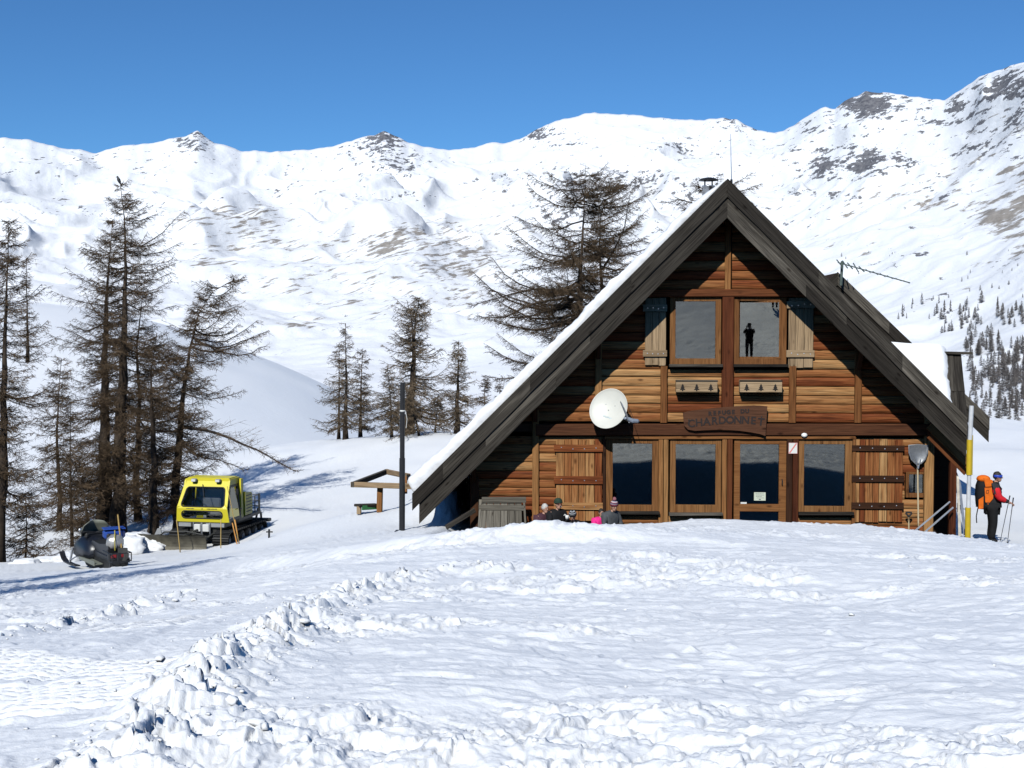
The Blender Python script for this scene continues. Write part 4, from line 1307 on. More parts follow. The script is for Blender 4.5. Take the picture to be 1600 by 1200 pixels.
def larch_geo(path, rad, ext, nb, q, tw=1.0, thick=1.0, limbs=0, extra=(), fuzz=4, start=.1, up=0.0, wild=0):
    """trunk points (world or local), crown reach by height, returns trunk MB, list of big limbs, crown"""
    P = [Vector(p) for p in path]
    hs = [p.z for p in P]
    def on_trunk(z):
        for a, b_ in zip(P[:-1], P[1:]):
            if a.z <= z <= b_.z: return a.lerp(b_, (z - a.z) / max(1e-6, b_.z - a.z))
        return P[-1].copy()
    zb, zt = hs[0], hs[-1]
    ez = sorted(ext)            # (z, reach left, reach right)
    zz = [e[0] for e in ez]; el_ = [e[1] for e in ez]; er = [e[2] for e in ez]
    tm = MB(); n = len(P)
    fine = []
    for a, b_ in zip(P[:-1], P[1:]):
        for k in range(4): fine.append(a.lerp(b_, k / 4))
    fine.append(P[-1])
    pts = []; rs = []
    for i, p in enumerate(fine):
        f = (p.z - zb) / (zt - zb)
        wob = rad * .35 * (1 - f)
        pts.append(p + Vector((q.uniform(-wob, wob), q.uniform(-wob, wob), 0)) * (0 < i < len(fine) - 1))
        rs.append(max(.012 * thick, rad * ((1 - f) ** 1.15) * (1.0 + .35 * max(0, 1 - f * 12)) * q.uniform(.93, 1.07)))
    pts[0] = pts[0] - Vector((0, 0, .5 * min(1, rad * 5)))
    tm.tube(pts, rs, 9)
    br = []
    for i in range(nb):
        f = start + (1 - start) * q.random() ** .95
        z = zb + (zt - zb) * f
        az = q.uniform(0, 2 * math.pi)
        c, s_ = math.cos(az), math.sin(az)
        rl, rr_ = np.interp(z, zz, el_), np.interp(z, zz, er)
        reach = rr_ if c > 0 else rl
        reach = reach * abs(c) + .5 * (rl + rr_) * .85 * (1 - abs(c))
        lay = random.Random(int(z / (.05 * (zt - zb))) * 31 + int(az / 1.6) * 7 + nb).random()
        reach *= (.55 if not wild == 1 else .75) + .62 * lay
        L = max(.12, reach * (q.uniform(.75, .98) if wild == 1 and q.random() < .8 else q.uniform(.48, 1.12) if q.random() < .8 else q.uniform(.15, .5)))
        br.append((L, z, az, f, None))
    for e in extra: br.append((sum((Vector(b_) - Vector(a)).length for a, b_ in zip(e[:-1], e[1:])), 0, 0, .5, e))
    br.sort(key=lambda b_: -b_[0])
    out = []; crown = TwigMesh()
    for bi, (L, z, az, f, cust) in enumerate(br):
        big = bi < limbs
        T = TwigMesh() if big else crown
        hd = Vector((math.cos(az), math.sin(az), 0)); sd = Vector((-hd.y, hd.x, 0))
        if cust:
            raw = [Vector(p) for p in cust]; m = 10
            bp = []
            for k in range(m + 1):
                t = k / m * (len(raw) - 1); i0 = min(int(t), len(raw) - 2)
                bp.append(raw[i0].lerp(raw[i0 + 1], t - i0) + Vector((0, q.uniform(-.05, .05), q.uniform(-.04, .04))))
            hd = (raw[-1] - raw[0]); hd.z = 0; hd.normalize(); sd = Vector((-hd.y, hd.x, 0))
        else:
            m = 6 if L > .8 else 4
            a = -.32 + .75 * f ** 1.5 + q.uniform(-.18, .18) * (1 + .5 * wild) + up - .22 * wild * f; b_ = q.uniform(-.05, .30)
            w1 = q.uniform(-.12, .12) * (1 + wild); w2 = q.uniform(-.2, .2) * (1 + wild); base = on_trunk(z)
            bp = []
            for k in range(m + 1):
                s_ = k / m
                bp.append(base + hd * (L * s_) + sd * (L * (w1 * math.sin(s_ * 5) * .5 + w2 * s_ * s_)) + Vector((0, 0, L * (a * s_ + b_ * s_ * s_ - .12 * math.sin(s_ * 3.1)) + q.uniform(-.02, .02) * L * (k > 0))))
        r_ = (.008 + .0095 * L) * thick
        if big:
            bm_ = MB().tube(bp, [max(.007 * thick, r_ * 1.25 * (1 - .85 * k / (len(bp) - 1))) for k in range(len(bp))], 5)
        else:
            T.stem(bp, r_, .005 * thick)
        nt_ = int((4 + L * 15) * tw)
        for k in range(nt_):
            s_ = .12 + .88 * (k + q.random()) / nt_
            t = s_ * (len(bp) - 1); i0 = min(int(t), len(bp) - 2)
            o = bp[i0].lerp(bp[i0 + 1], t - i0)
            sg = 1 if k % 2 else -1
            l = (.14 + .20 * L * (1.05 - s_) + .10) * q.uniform(.45, 1.25)
            fw = q.uniform(.25, .95); dz = q.uniform(-.75, .35)
            dr = (hd * fw + sd * (sg * q.uniform(.35, 1.0)) + Vector((0, 0, dz))).normalized()
            cv = Vector((0, 0, q.uniform(.0, .45)))
            tp = [o, o + dr * (l * .5) - cv * (l * .08), o + dr * l + cv * (l * .25)]
            T.stem(tp, .0066 * thick, .0035 * thick)
            for j in range(fuzz):
                u_ = q.uniform(.15, 1.0); oo = tp[0].lerp(tp[2], u_)
                d2 = (dr * q.uniform(.2, 1) + Vector((q.uniform(-1, 1), q.uniform(-1, 1), q.uniform(-1, .8)))).normalized()
                T.sliver(oo, oo + d2 * (l * q.uniform(.18, .5) + .03), .0052 * thick)
        if big: out.append((bm_, T))
    return tm, out, crown

DENS = 1.6
def larch(label, px, Y, rad, ext_px, nb, seed, limbs=8, tw=1.0, thick=1.0, extra=(), name='larch_tree', group='bare larches', base_ground=True, twig=None, fuzz=4, start=.1, up=0.0, wild=.45):
    q = random.Random(seed)
    path = [at(u, v, Y + (q.uniform(-.15, .15) if i else 0)) for i, (u, v) in enumerate(px)]
    b0 = path[0]
    if base_ground: b0.z = min(b0.z, gz(b0.x, b0.y) + .05)
    sc = Y / FPX
    ext = []
    for v, ul, ur in ext_px:
        z = at(px[0][0], v, Y).z
        # trunk position at that height
        tu = np.interp(-v, [-p[1] for p in px], [p[0] for p in px])
        ext.append((z, max(.15, (tu - ul) * sc), max(.15, (ur - tu) * sc)))
    ex = [[at(u, v, Y + dy) for u, v, dy in e] for e in extra]
    tm, big, crown = larch_geo(path, rad, ext, int(nb * DENS), q, tw, thick, limbs, ex, fuzz, start, up, wild)
    r_ = root(name, tuple(b0), 0, label, 'tree', group)
    put(tm, 'trunk', BARK, r_, I4, True)
    tmat = twig or TWIG
    for bm_, T in big:
        o = put(bm_, 'limb', BARK, r_, I4, True)
        t = bpy.data.objects.new('twigs', T.mesh('twigs', tmat)); COL.objects.link(t); attach(t, o)
    c = bpy.data.objects.new('crown', crown.mesh('crown', tmat)); COL.objects.link(c); attach(c, r_)
    return r_

GL = 'bare larches standing left of the yellow snow groomer'
larch('tallest bare larch, with a black bird perched on its top', [(184, 838), (188, 700), (193, 560), (197, 420), (194, 340), (188, 288)], 45, .31,
      [(292, 176, 200), (320, 160, 222), (350, 140, 262), (390, 120, 285), (450, 105, 285), (520, 100, 295), (600, 90, 310), (700, 60, 320), (780, 60, 290)], 150, 101, 9, 1.25, group=GL)
larch('tall bare larch with a thick dark trunk close left of the tallest larch', [(163, 836), (164, 700), (164, 560), (168, 440), (176, 345)], 45.6, .29,
      [(350, 165, 190), (380, 130, 205), (430, 105, 215), (500, 85, 230), (580, 62, 245), (660, 40, 250), (740, 35, 250), (800, 60, 230)], 130, 102, 8, 1.25, group=GL)
larch('leaning bare larch whose low limb sweeps right above the yellow groomer', [(276, 838), (277, 740), (283, 640), (296, 550), (310, 490), (333, 455), (366, 437)], 44, .20,
      [(440, 345, 392), (460, 300, 398), (500, 270, 405), (540, 255, 420), (580, 245, 400), (620, 235, 385), (660, 220, 375), (700, 200, 390), (740, 200, 385), (780, 215, 335)], 140, 103, 8, 1.3, group=GL,
      extra=[[(283, 668, 0), (320, 672, -.3), (360, 684, -.6), (400, 704, -.8), (435, 722, -.9), (462, 738, -.9)], [(305, 530, 0), (340, 548, .3), (380, 556, .4), (415, 540, .4)], [(280, 690, 0), (310, 715, .5), (350, 720, .6), (385, 735, .6)]])
larch('bare larch with a short curved trunk just left of the yellow groomer cab', [(240, 845), (239, 800), (241, 740), (238, 660), (236, 585), (245, 520)], 43, .19,
      [(530, 230, 262), (580, 200, 285), (640, 180, 290), (700, 170, 300), (760, 160, 310), (800, 200, 280)], 80, 104, 4, 1.3, group=GL)
larch('bare larch at the very left edge with its trunk half out of the picture', [(-3, 878), (2, 760), (5, 620), (8, 500), (12, 420), (14, 345)], 36, .19,
      [(352, 2, 28), (390, -15, 50), (430, -25, 62), (480, -40, 72), (560, -70, 84), (640, -70, 78), (720, -80, 85), (800, -80, 92), (860, -60, 85)], 140, 105, 6, 1.3, group=GL)
larch('thin bare young larch behind the snowmobile, straight slim trunk', [(112, 872), (111, 780), (110, 700), (110, 628)], 43, .075, [(640, 100, 122), (690, 75, 145), (740, 62, 165), (800, 58, 170), (850, 70, 150)], 60, 106, 0, 1.2, group=GL)
larch('bare young larch with a crooked trunk bent left over the snowmobile', [(150, 868), (140, 820), (130, 770), (118, 730), (98, 700)], 42, .085, [(705, 80, 125), (740, 60, 160), (790, 55, 180), (840, 75, 175)], 60, 107, 0, 1.2, group=GL)
larch('low bare sapling at the left edge in front of the larches', [(40, 885), (42, 830), (40, 770)], 37, .04, [(775, 25, 55), (820, -10, 85), (870, -15, 90)], 44, 108, 0, 1.2, group=GL)
larch('small distant bare larch behind the one at the left edge', [(43, 560), (42, 470), (41, 404)], 92, .12, [(408, 37, 46), (440, 27, 58), (480, 22, 62), (530, 18, 64)], 60, 109, 0, .6, 1.8, group=GL, base_ground=False)

larch('bare larch with a forked crown half hidden behind the tallest larch', [(214, 842), (214, 740), (218, 640), (214, 540), (222, 470), (228, 425)], 48, .17,
      [(430, 215, 240), (480, 180, 262), (540, 160, 290), (620, 140, 310), (700, 130, 320), (780, 140, 310)], 90, 133, 3, 1.3, group=GL)
larch('broad low bare larch between the left edge and the tallest larches', [(92, 866), (94, 780), (88, 690), (92, 610), (96, 560)], 47, .13,
      [(570, 80, 110), (620, 55, 135), (690, 35, 160), (760, 25, 165), (830, 30, 160)], 80, 134, 2, 1.3, group=GL)

GM = 'bare larches on the snow rise left of the hut'
larch('slim bare larch with a needle-thin top at the left end of the grove', [(540, 677), (541, 600), (540, 540), (540, 505)], 62, .13, [(515, 537, 545), (550, 528, 556), (590, 508, 572), (630, 495, 590), (660, 490, 600)], 70, 111, 3, .8, 1.35, group=GM, twig=TWIG_PALE)
larch('thin-stemmed bare larch just left of the slim needle-topped one', [(529, 678), (530, 610), (530, 540)], 63, .08, [(545, 522, 538), (570, 508, 548), (610, 500, 556), (650, 490, 560)], 44, 112, 0, .8, 1.35, group=GM, twig=TWIG_PALE)
larch('small dense-topped bare larch right of the slim needle-topped one', [(563, 676), (564, 620), (566, 548)], 65, .10, [(550, 556, 576), (575, 550, 582), (605, 546, 584), (640, 540, 590), (665, 530, 600)], 60, 113, 0, 1.0, 1.4, group=GM)
larch('biggest bare larch of the grove, spreading crown behind the black pole', [(638, 674), (642, 620), (646, 560), (648, 510), (655, 466)], 61, .26, [(470, 645, 665), (490, 615, 690), (520, 600, 695), (560, 598, 692), (600, 585, 712), (640, 570, 730), (662, 565, 725)], 130, 114, 6, .9, 1.4, group=GM, twig=TWIG_PALE,
      extra=[[(646, 540, 0), (643, 500, .1), (636, 470, .2)]])
larch('bare larch of the grove that stands nearest to the snowy roof', [(713, 670), (715, 610), (716, 560), (717, 532)], 60, .14, [(540, 708, 727), (570, 695, 742), (600, 690, 748), (635, 680, 765), (660, 675, 760)], 80, 115, 3, .85, 1.35, group=GM, twig=TWIG_PALE)
larch('bushy young larch in front of the biggest larch, left of the pole', [(612, 676), (610, 620), (605, 572)], 60, .07, [(578, 598, 614), (610, 580, 632), (645, 560, 650), (665, 560, 655)], 56, 116, 0, .9, 1.35, group=GM, twig=TWIG_PALE)
larch('crooked low larch right behind the black pole base', [(655, 676), (648, 650), (640, 628), (636, 605)], 59, .06, [(612, 622, 648), (635, 600, 670), (665, 590, 690)], 44, 117, 0, .9, 1.35, group=GM, twig=TWIG_PALE)
larch('low bushy larch between the grove and the snowy roof edge', [(680, 676), (682, 650), (684, 622)], 61, .05, [(628, 672, 696), (650, 660, 705), (670, 655, 710)], 40, 118, 0, .9, 1.35, group=GM, twig=TWIG_PALE)
larch('little distant larch beside the roof, left one of the pair', [(757, 660), (757, 620), (758, 586)], 80, .07, [(590, 753, 762), (615, 742, 772), (645, 738, 776)], 40, 119, 0, .6, 1.8, group=GM, base_ground=False)
larch('little distant larch beside the roof, right one of the pair', [(781, 652), (781, 615), (781, 592)], 84, .06, [(596, 777, 786), (618, 770, 792), (640, 768, 796)], 36, 120, 0, .6, 1.8, group=GM, base_ground=False)
GB = 'bare larches behind the hut roof'
larch('large spreading bare larch behind the left roof slope', [(905, 730), (906, 560), (906, 480), (909, 390), (913, 320), (916, 272)], 52, .27,
      [(268, 895, 945), (285, 850, 965), (310, 795, 985), (335, 785, 995), (370, 815, 1000), (410, 810, 1000), (440, 795, 990), (478, 742, 980), (510, 760, 960), (550, 775, 950), (590, 770, 940)], 92, 121, 12, 1.5, 1.15, group=GB, up=.10, start=.28, wild=1,
      extra=[[(905, 463, 0), (880, 455, .3), (840, 452, .5), (790, 462, .7), (735, 478, .8)], [(905, 470, 0), (870, 466, -.3), (820, 480, -.6), (780, 498, -.8), (745, 495, -.9)], [(907, 418, 0), (880, 405, .4), (840, 418, .5), (805, 422, .5)]])
larch('bare larch with a darker forked crown right of the large spreading larch', [(945, 730), (944, 560), (943, 480), (937, 400), (938, 340), (952, 290)], 53, .22,
      [(288, 925, 975), (310, 915, 1010), (345, 900, 1035), (390, 900, 1035), (430, 890, 1020), (470, 880, 1000), (520, 870, 980)], 78, 122, 8, 1.5, 1.15, group=GB, up=.10, start=.3, wild=1,
      extra=[[(942, 420, 0), (955, 400, .3), (975, 360, .4), (985, 300, .5)]])
larch('bare larch whose crown shows on both sides of the gable peak', [(1112, 740), (1112, 560), (1110, 420), (1108, 330), (1106, 288)], 57, .22, [(290, 1070, 1150), (300, 1050, 1190), (320, 1035, 1180), (350, 1030, 1170), (420, 1030, 1190), (600, 1040, 1180)], 40, 123, 3, 1.4, 1.2, group=GB, start=.4, wild=1,
      extra=[[(1109, 345, 0), (1130, 318, .2), (1155, 300, .3), (1188, 288, .4)], [(1109, 340, 0), (1085, 318, .2), (1060, 312, .3), (1035, 318, .4)]])

def off_frame_larch(label, base, h, seed, spread):
    q = random.Random(seed); z = gz(*base)
    path = [(base[0], base[1], z), (base[0] + .1, base[1], z + h * .5), (base[0], base[1] + .1, z + h)]
    ext = [(z, spread * .8, spread * .8), (z + h * .2, spread, spread), (z + h * .6, spread * .6, spread * .6), (z + h * .95, .3, .3)]
    tm, big, crown = larch_geo(path, .2, ext, 190, q, 1.4, 1.2, 0, (), 4, .1)
    r_ = root('larch_tree', path[0], 0, label, 'tree', 'bare larches beside the lane')
    put(tm, 'trunk', BARK, r_, I4, True)
    c = bpy.data.objects.new('crown', crown.mesh('crown', TWIG)); COL.objects.link(c); attach(c, r_)
off_frame_larch('bare larch left of the lane whose shadow falls beside the snowmobile', (-11.8, 13.6), 10.5, 131, 2.6)
off_frame_larch('bare larch farther back left of the lane, shading the picture edge', (-13.6, 16.6), 9.5, 132, 2.4)

# ---- the bird
bp_ = at(188, 287, 45)
bird = root('bird', tuple(bp_), 0, 'black bird perched on the top of the tallest larch', 'bird')
feather = mat_plain('black_feather', (.012, .012, .014), .5, 0, .2)
mb = MB()
T_ = Matrix.Translation(bp_) @ Matrix.Rotation(R(-22), 4, 'Y')
prof = [(.0, -.16), (.03, -.12), (.055, -.05), (.06, .02), (.048, .075), (.034, .10), (.036, .125), (.030, .15), (.0, .168)]
mb.lathe(prof, 12, T_ @ Matrix.Translation((0, 0, .13)), False)
mb.lathe([(.016, 0), (.004, .05), (.0, .055)], 8, T_ @ Matrix.Translation((-.022, -.01, .265)) @ Matrix.Rotation(R(-80), 4, 'Y'))
mb.prism([(-.03, 0), (.03, 0), (.022, -.13), (-.022, -.13)], -.008, .008, 'XZ', T_ @ Matrix.Translation((.02, .0, .0)))
mb.tube([bp_ + Vector((-.01, -.01, .06)), bp_ + Vector((-.01, -.012, -.01))], .006, 5); mb.tube([bp_ + Vector((.02, -.01, .05)), bp_ + Vector((.015, -.012, -.01))], .006, 5)
put(mb, 'body', feather, bird, I4, True)

# ---- the thin forest on the valley slope
FAR = mat_plain('far_larch', (.165, .148, .14), .95, 0, .25, 2, 0, .1)
def far_mesh(seed, fat):
    q = random.Random(seed)
    tm, _, cr = larch_geo([(0, 0, 0), (q.uniform(-.02, .02), 0, .5), (q.uniform(-.03, .03), 0, 1)], .016, [(0.0, fat * .7, fat * .7), (.2, fat, fat), (.55, fat * .75, fat * .75), (.85, fat * .35, fat * .35), (1, .03, .03)], 46, q, 7.0, 1.0, 0, (), 0, .08)
    # rebuilt at tree scale: crown slivers get a width that suits a tree one unit high
    T = TwigMesh()
    for i in range(230):
        z = .06 + .92 * q.random() ** 1.05
        w_ = np.interp(z, [0, .2, .55, .85, 1], [fat * .7, fat, fat * .75, fat * .35, .02]) * math.sqrt(q.random())
        an = q.uniform(0, 6.283); p = Vector((math.cos(an) * w_ * .25, math.sin(an) * w_ * .25, z))
        T.sliver(p, Vector((math.cos(an) * w_, math.sin(an) * w_, z + q.uniform(-.10, .03))), q.uniform(.008, .02))
    mb = MB(); mb.v = list(map(tuple, T.v)); mb.f = list(T.f); mb.mi = [0] * len(T.f)
    mb.tube([(0, 0, -.05), (0, 0, .5), (0, 0, 1)], [.018, .012, .003], 5)
    return mb.mesh('far_larch', FAR)
FM = [far_mesh(300 + i, f) for i, f in enumerate((.22, .28, .33, .4))]
def forest():
    q = random.Random(77); n = 0
    spots = []
    def scatter(k, u0, u1, v0, v1, h0, h1, pu=1, pv=1, z=0):
        for _ in range(k):
            spots.append((z, u0 + (u1 - u0) * q.random() ** pu, v0 + (v1 - v0) * q.random() ** pv, q.uniform(h0, h1)))
    scatter(26, 1400, 1535, 474, 500, 8, 19); scatter(20, 1470, 1536, 500, 522, 9, 18); scatter(26, 1508, 1560, 525, 552, 12, 22, z=1)
    scatter(22, 1558, 1602, 474, 512, 9, 20, z=2); scatter(60, 1512, 1602, 545, 600, 13, 23, .7, z=1); scatter(80, 1508, 1604, 585, 664, 15, 29, .75, z=3); scatter(16, 1560, 1604, 555, 650, 17, 28, z=3)
    scatter(22, 1240, 1600, 395, 470, 3, 7, z=4); scatter(6, 1500, 1600, 430, 470, 4, 8, z=4)
    KIND = [('small grey leafless tree in the loose upper row just above the snowy porch roof', 'trees in the upper row of the valley slope'),
            ('grey leafless tree halfway down the far valley slope behind the porch roof', 'trees halfway down the valley slope'),
            ('small grey leafless tree in the clump high at the right picture edge', 'trees in the high right clump'),
            ('tall grey leafless tree in the dense stand low on the far valley slope', 'trees in the dense low stand'),
            ('tiny lone dark tree scattered high on the open snow above the forest', 'tiny lone trees above the forest')]
    src = []
    for zn, u, v, hp in spots:
        p = on_mountain(u, v)
        r_ = math.hypot(p.x, p.y); h = 1.05 * hp * r_ / FPX
        o = bpy.data.objects.new('valley_larch', FM[q.randrange(4)]); COL.objects.link(o)
        o.location = p - Vector((0, 0, .02 * h)); o.scale = (h * q.uniform(.8, 1.15), h * q.uniform(.8, 1.15), h); o.rotation_euler = (0, 0, q.uniform(0, 6.28))
        tag(o, KIND[zn][0], 'tree', KIND[zn][1])
forest()
# ------------------------------------------------------------------ the yellow snow groomer
YEL = mat_plain('yellow_paint', (.72, .62, .035), .38, 0, .05, 3)
BLK = mat_plain('black_rubber', (.016, .016, .016), .75, 0, .3, 9, .2)
DKM = mat_plain('dark_grey_metal', (.045, .045, .042), .55, .2, .35, 5, .2)
BLADE = mat_plain('worn_olive_steel', (.10, .09, .065), .5, .3, .45, 4, .3)
GREYP = mat_plain('grey_panel', (.32, .33, .34), .6, 0, .1)
CABGL = mat_glass('cab_glass', .12, (.55, .58, .60))
LAMPG = mat_plain('lamp_lens', (.75, .75, .72), .2, 0, .05)
BLUE = mat_plain('blue_plastic', (.02, .07, .33), .4, 0, .1)

def rrect(x0, x1, z0, z1, r_, n=5):
    """rounded outline as (x, z), counter-clockwise from the lower right corner"""
    pts = []
    for cx, cz, a0 in ((x1 - r_, z0 + r_, -90), (x1 - r_, z1 - r_, 0), (x0 + r_, z1 - r_, 90), (x0 + r_, z0 + r_, 180)):
        for k in range(n):
            a = R(a0 + 90 * k / (n - 1)); pts.append((cx + r_ * math.cos(a), cz + r_ * math.sin(a)))
    return pts

def match_outer(inner, quad):
    """outer points, one per inner point, lying on the edges of a quad (lower-right, upper-right, upper-left, lower-left)"""
    n = len(inner) // 4; out = []
    for c in range(4):
        cor = Vector(quad[c]); prv = Vector(quad[(c - 1) % 4]); nxt = Vector(quad[(c + 1) % 4])
        for k in range(n):
            f = k / (n - 1) - .5
            out.append(cor.lerp(prv, -f * .24) if f < 0 else cor.lerp(nxt, f * .24))
    return out

def groomer():
    b = at(316, 857, 40.0); z0 = gz(b.x, b.y) - .02
    z0 = b.z - .03
    g = root('snow_groomer', (b.x, b.y, z0), R(-7), 'yellow snow groomer with a dark blade parked below the larches', 'snow groomer')
    g.scale = (1, 1, .92); WM[g.name] = WM[g.name] @ Matrix.Diagonal((1, 1, .92, 1))
    W1, W2 = .90, .76          # half widths at the foot and the top of the front
    def fp(x, z):              # the front: nearly upright below the belt, raked above
        y = .06 * (1.48 - z) / .5 if z < 1.48 else .02 + .46 * (z - 1.48) / .87
        return Vector((x, y, z))
    def hw(z): return W1 + (W2 - W1) * max(0, (z - 1.0)) / 1.35
    mb = MB()
    in_low = rrect(-.70, .68, 1.08, 1.34, .11); in_up = rrect(-.74, .74, 1.50, 2.13, .10)
    in_up = [(x * (1 - .13 * (z - 1.5) / .63), z - (.05 * (1 - (x / .74) ** 2) if z < 1.7 else 0)) for x, z in in_up]
    for inner, za, zb in ((in_low, .95, 1.42), (in_up, 1.42, 2.34)):
        quad = [(hw(za), za), (hw(zb), zb), (-hw(zb), zb), (-hw(za), za)]
        out = match_outer(inner, quad)
        mb.ring([fp(p[0], p[1]) for p in out], [fp(*p) for p in inner], (0, .05, .01))
    # roof, rear wall, right and left rear pillars with a raked front edge
    top = [(-W2, .47), (W2, .47), (W2 + .01, 1.28), (-W2 - .01, 1.28)]
    mb.prism(top, 2.33, 2.40, 'XY')
    mb.prism([(-W2 + .05, .55), (W2 - .05, .55), (W2 - .05, 1.2), (-W2 + .05, 1.2)], 2.40, 2.435, 'XY')
    for s_ in (-1, 1):
        xi, xo = s_ * .84, s_ * .88
        mb.prism([(1.12, .95), (1.30, .95), (1.30, 2.35), (1.12, 2.35)], xi - .03, xi + .03, 'YZ')
        mb.prism([(.40, 2.2), (1.2, 2.2), (1.2, 2.36), (.46, 2.36)], s_ * (W2 - .01) - .03, s_ * (W2 - .01) + .03, 'YZ')
    mb.box((0, 1.29, 1.6), (1.6, .05, 1.3))
    mb.build('cab_shell', YEL, g)
    for nm, inner in (('lower_window', in_low), ('windscreen', in_up)):
        pn = MB(); pts = [fp(*p) + Vector((0, .03, 0)) for p in inner]
        pn.add(pts, [tuple(range(len(pts)))])
        o = pn.build(nm, CABGL, g)
        sl_ = MB(); pts2 = [fp(*p) + Vector((0, -.005, 0)) for p in inner]; sl_.tube(pts2 + pts2[:1], .018, 6, False)
        sl_.build('seal', BLK, o)
    # doors: dark frame, tall glass
    for s_ in (-1, 1):
        q = [(.06, .96), (1.12, .96), (1.12, 2.2), (.46, 2.2)]
        xs = lambda z: s_ * (hw(z) - .02)
        inn = [(.14, 1.05), (1.05, 1.05), (1.05, 2.10), (.50, 2.10)]
        dm_ = MB(); dm_.ring([(xs(z), y, z) for y, z in q], [(xs(z), y, z) for y, z in inn], (-s_ * .04, 0, 0))
        d = dm_.build('door', DKM, g)
        pm = MB().add([(xs(z) - s_ * .02, y, z) for y, z in inn], [(0, 1, 2, 3)]); pm.build('pane', CABGL, d)
        hd_ = MB().box((s_ * .90, 1.0, 1.30), (.03, .14, .03)); hd_.build('handle', BLK, d)
        mm = MB(); mm.box((s_ * .93, .62, 1.95), (.05, .14, .22), ch=.02); mm.tube([(s_ * .85, .66, 2.0), (s_ * .92, .64, 1.98)], .012, 6); mm.build('mirror', BLK, g)
    for x in (-.42, .40):
        lm = MB(); lm.box((x, .38, 2.36), (.17, .14, .11), ch=.02); l = lm.build('roof_lamp', GREYP, g)
        MB().box((x, .305, 2.36), (.13, .012, .075)).build('lens', LAMPG, l)
    wp = MB().tube([fp(-.12, 2.17) + Vector((0, -.03, .06)), fp(-.10, 2.12) + Vector((0, -.03, 0)), fp(.02, 1.75) + Vector((0, -.03, 0))], .012, 5); wp.build('wiper', BLK, g)
    # worn lettering on the belt
    tx = MB()
    for x0, n in ((-.52, 7), (-.02, 2), (.18, 9)):
        for k in range(n):
            tx.box((x0 + .04 * k, fp(0, 1.42).y - .006, 1.418 + .003 * (k % 2)), (.024, .006, .022 + .006 * (k % 3)))
    tx.build('faded_lettering', DKM, g)
    # inside
    st = MB(); st.box((-.02, .85, 1.40), (.62, .12, .62), ch=.04); st.box((-.02, .62, 1.12), (.62, .5, .14), ch=.04); st.build('seat', GREYP, g)
    st = MB(); st.box((-.12, .28, 1.20), (.34, .2, .36), ch=.04); st.build('console', YEL, g)
    st = MB(); st.box((.03, .17, 1.14), (.10, .02, .10)); st.build('pale_sticker', LAMPG, g)
    sw = MB(); sw.lathe([(.17, 0), (.19, .012), (.17, .024)], 18, Matrix.Translation((-.35, .45, 1.55)) @ Matrix.Rotation(R(60), 4, 'X'), False); sw.build('steering_wheel', BLK, g)
    # underbody and headlamps
    ub = MB(); ub.box((0, .25, .86), (1.6, .5, .17), ch=.02); ub.box((0, 1.6, .62), (.95, 3.0, .36), ch=.03); ub.box((0, 2.1, .86), (1.55, 1.9, .10)); ub.build('underbody', DKM, g)
    gp = MB(); gp.box((.45, .0, .86), (.62, .03, .13)); gp.box((-.58, .0, .86), (.42, .03, .13)); gp.build('bumper', GREYP, g)
    for x in (-.13, .16):
        hl = MB(); hl.box((x, -.03, .76), (.22, .14, .26), ch=.02); h_ = hl.build('headlamp', LAMPG, g)
        fr = MB(); fr.tube([(x - .13, -.06, .95), (x - .13, -.06, .54)], .018, 6); fr.tube([(x + .13, -.06, .95), (x + .13, -.06, .54)], .018, 6); fr.build('guard', M_STEEL, h_)
    # tracks
    for s_ in (-1, 1):
        path = []
        for k in range(13): a = R(90 + 180 * k / 12); path.append((-.02 + .30 * math.cos(a), .33 + .30 * math.sin(a)))
        for k in range(13): a = R(-90 + 180 * k / 12); path.append((2.75 + .26 * math.cos(a), .30 + .26 * math.sin(a)))
        tr = MB(); n = len(path)
        outer = path; cx = [(y * 1.0, z) for y, z in path]
        x0, x1 = s_ * .50, s_ * 1.02
        vs_ = [(x0, y, z) for y, z in path] + [(x1, y, z) for y, z in path]
        tr.add(vs_, [(i, (i + 1) % n, n + (i + 1) % n, n + i) for i in range(n)])
        inn = [(y + (1.36 - y) * .035, z + (.32 - z) * .12) for y, z in path]
        tr.add([(x0, y, z) for y, z in inn] + [(x1, y, z) for y, z in inn], [(i, n + i, n + (i + 1) % n, (i + 1) % n) for i in range(n)])
        t = tr.build('track', BLK, g)
        cl = MB(); L_ = 0
        for i in range(n):
            a, c_ = Vector((0, *path[i])), Vector((0, *path[(i + 1) % n])); l = (c_ - a).length; m_ = max(1, int(l / .16))
            for k in range(m_):
                p = a.lerp(c_, (k + .5) / m_); d = (c_ - a).normalized()
                nrm = Vector((0, d.z, -d.y)); ctr = Vector((0, 1.36, .32)); nrm = nrm if nrm.dot(p - ctr) > 0 else -nrm
                cl.beam((x0, p.y + nrm.y * .025, p.z + nrm.z * .025), (x1, p.y + nrm.y * .025, p.z + nrm.z * .025), .03, .06, up=tuple(nrm))
        cl.build('cleats', M_IRON, t)
        for y, r_ in ((-.02, .24), (.55, .23), (1.1, .23), (1.65, .23), (2.2, .23), (2.75, .20)):
            wh = MB(); Mx = Matrix.Translation((s_ * .80, y, .31)) @ Matrix.Rotation(math.pi / 2, 4, 'Y')
            wh.lathe([(.05, -.14), (r_ * .8, -.12), (r_, -.08), (r_, .08), (r_ * .8, .12), (.05, .14)], 16, Mx); w_ = wh.build('wheel', BLK, g)
            MB().lathe([(.03, -.15), (.10, -.15), (.10, .15), (.03, .15)], 12, Mx).build('hub', GREYP, w_)
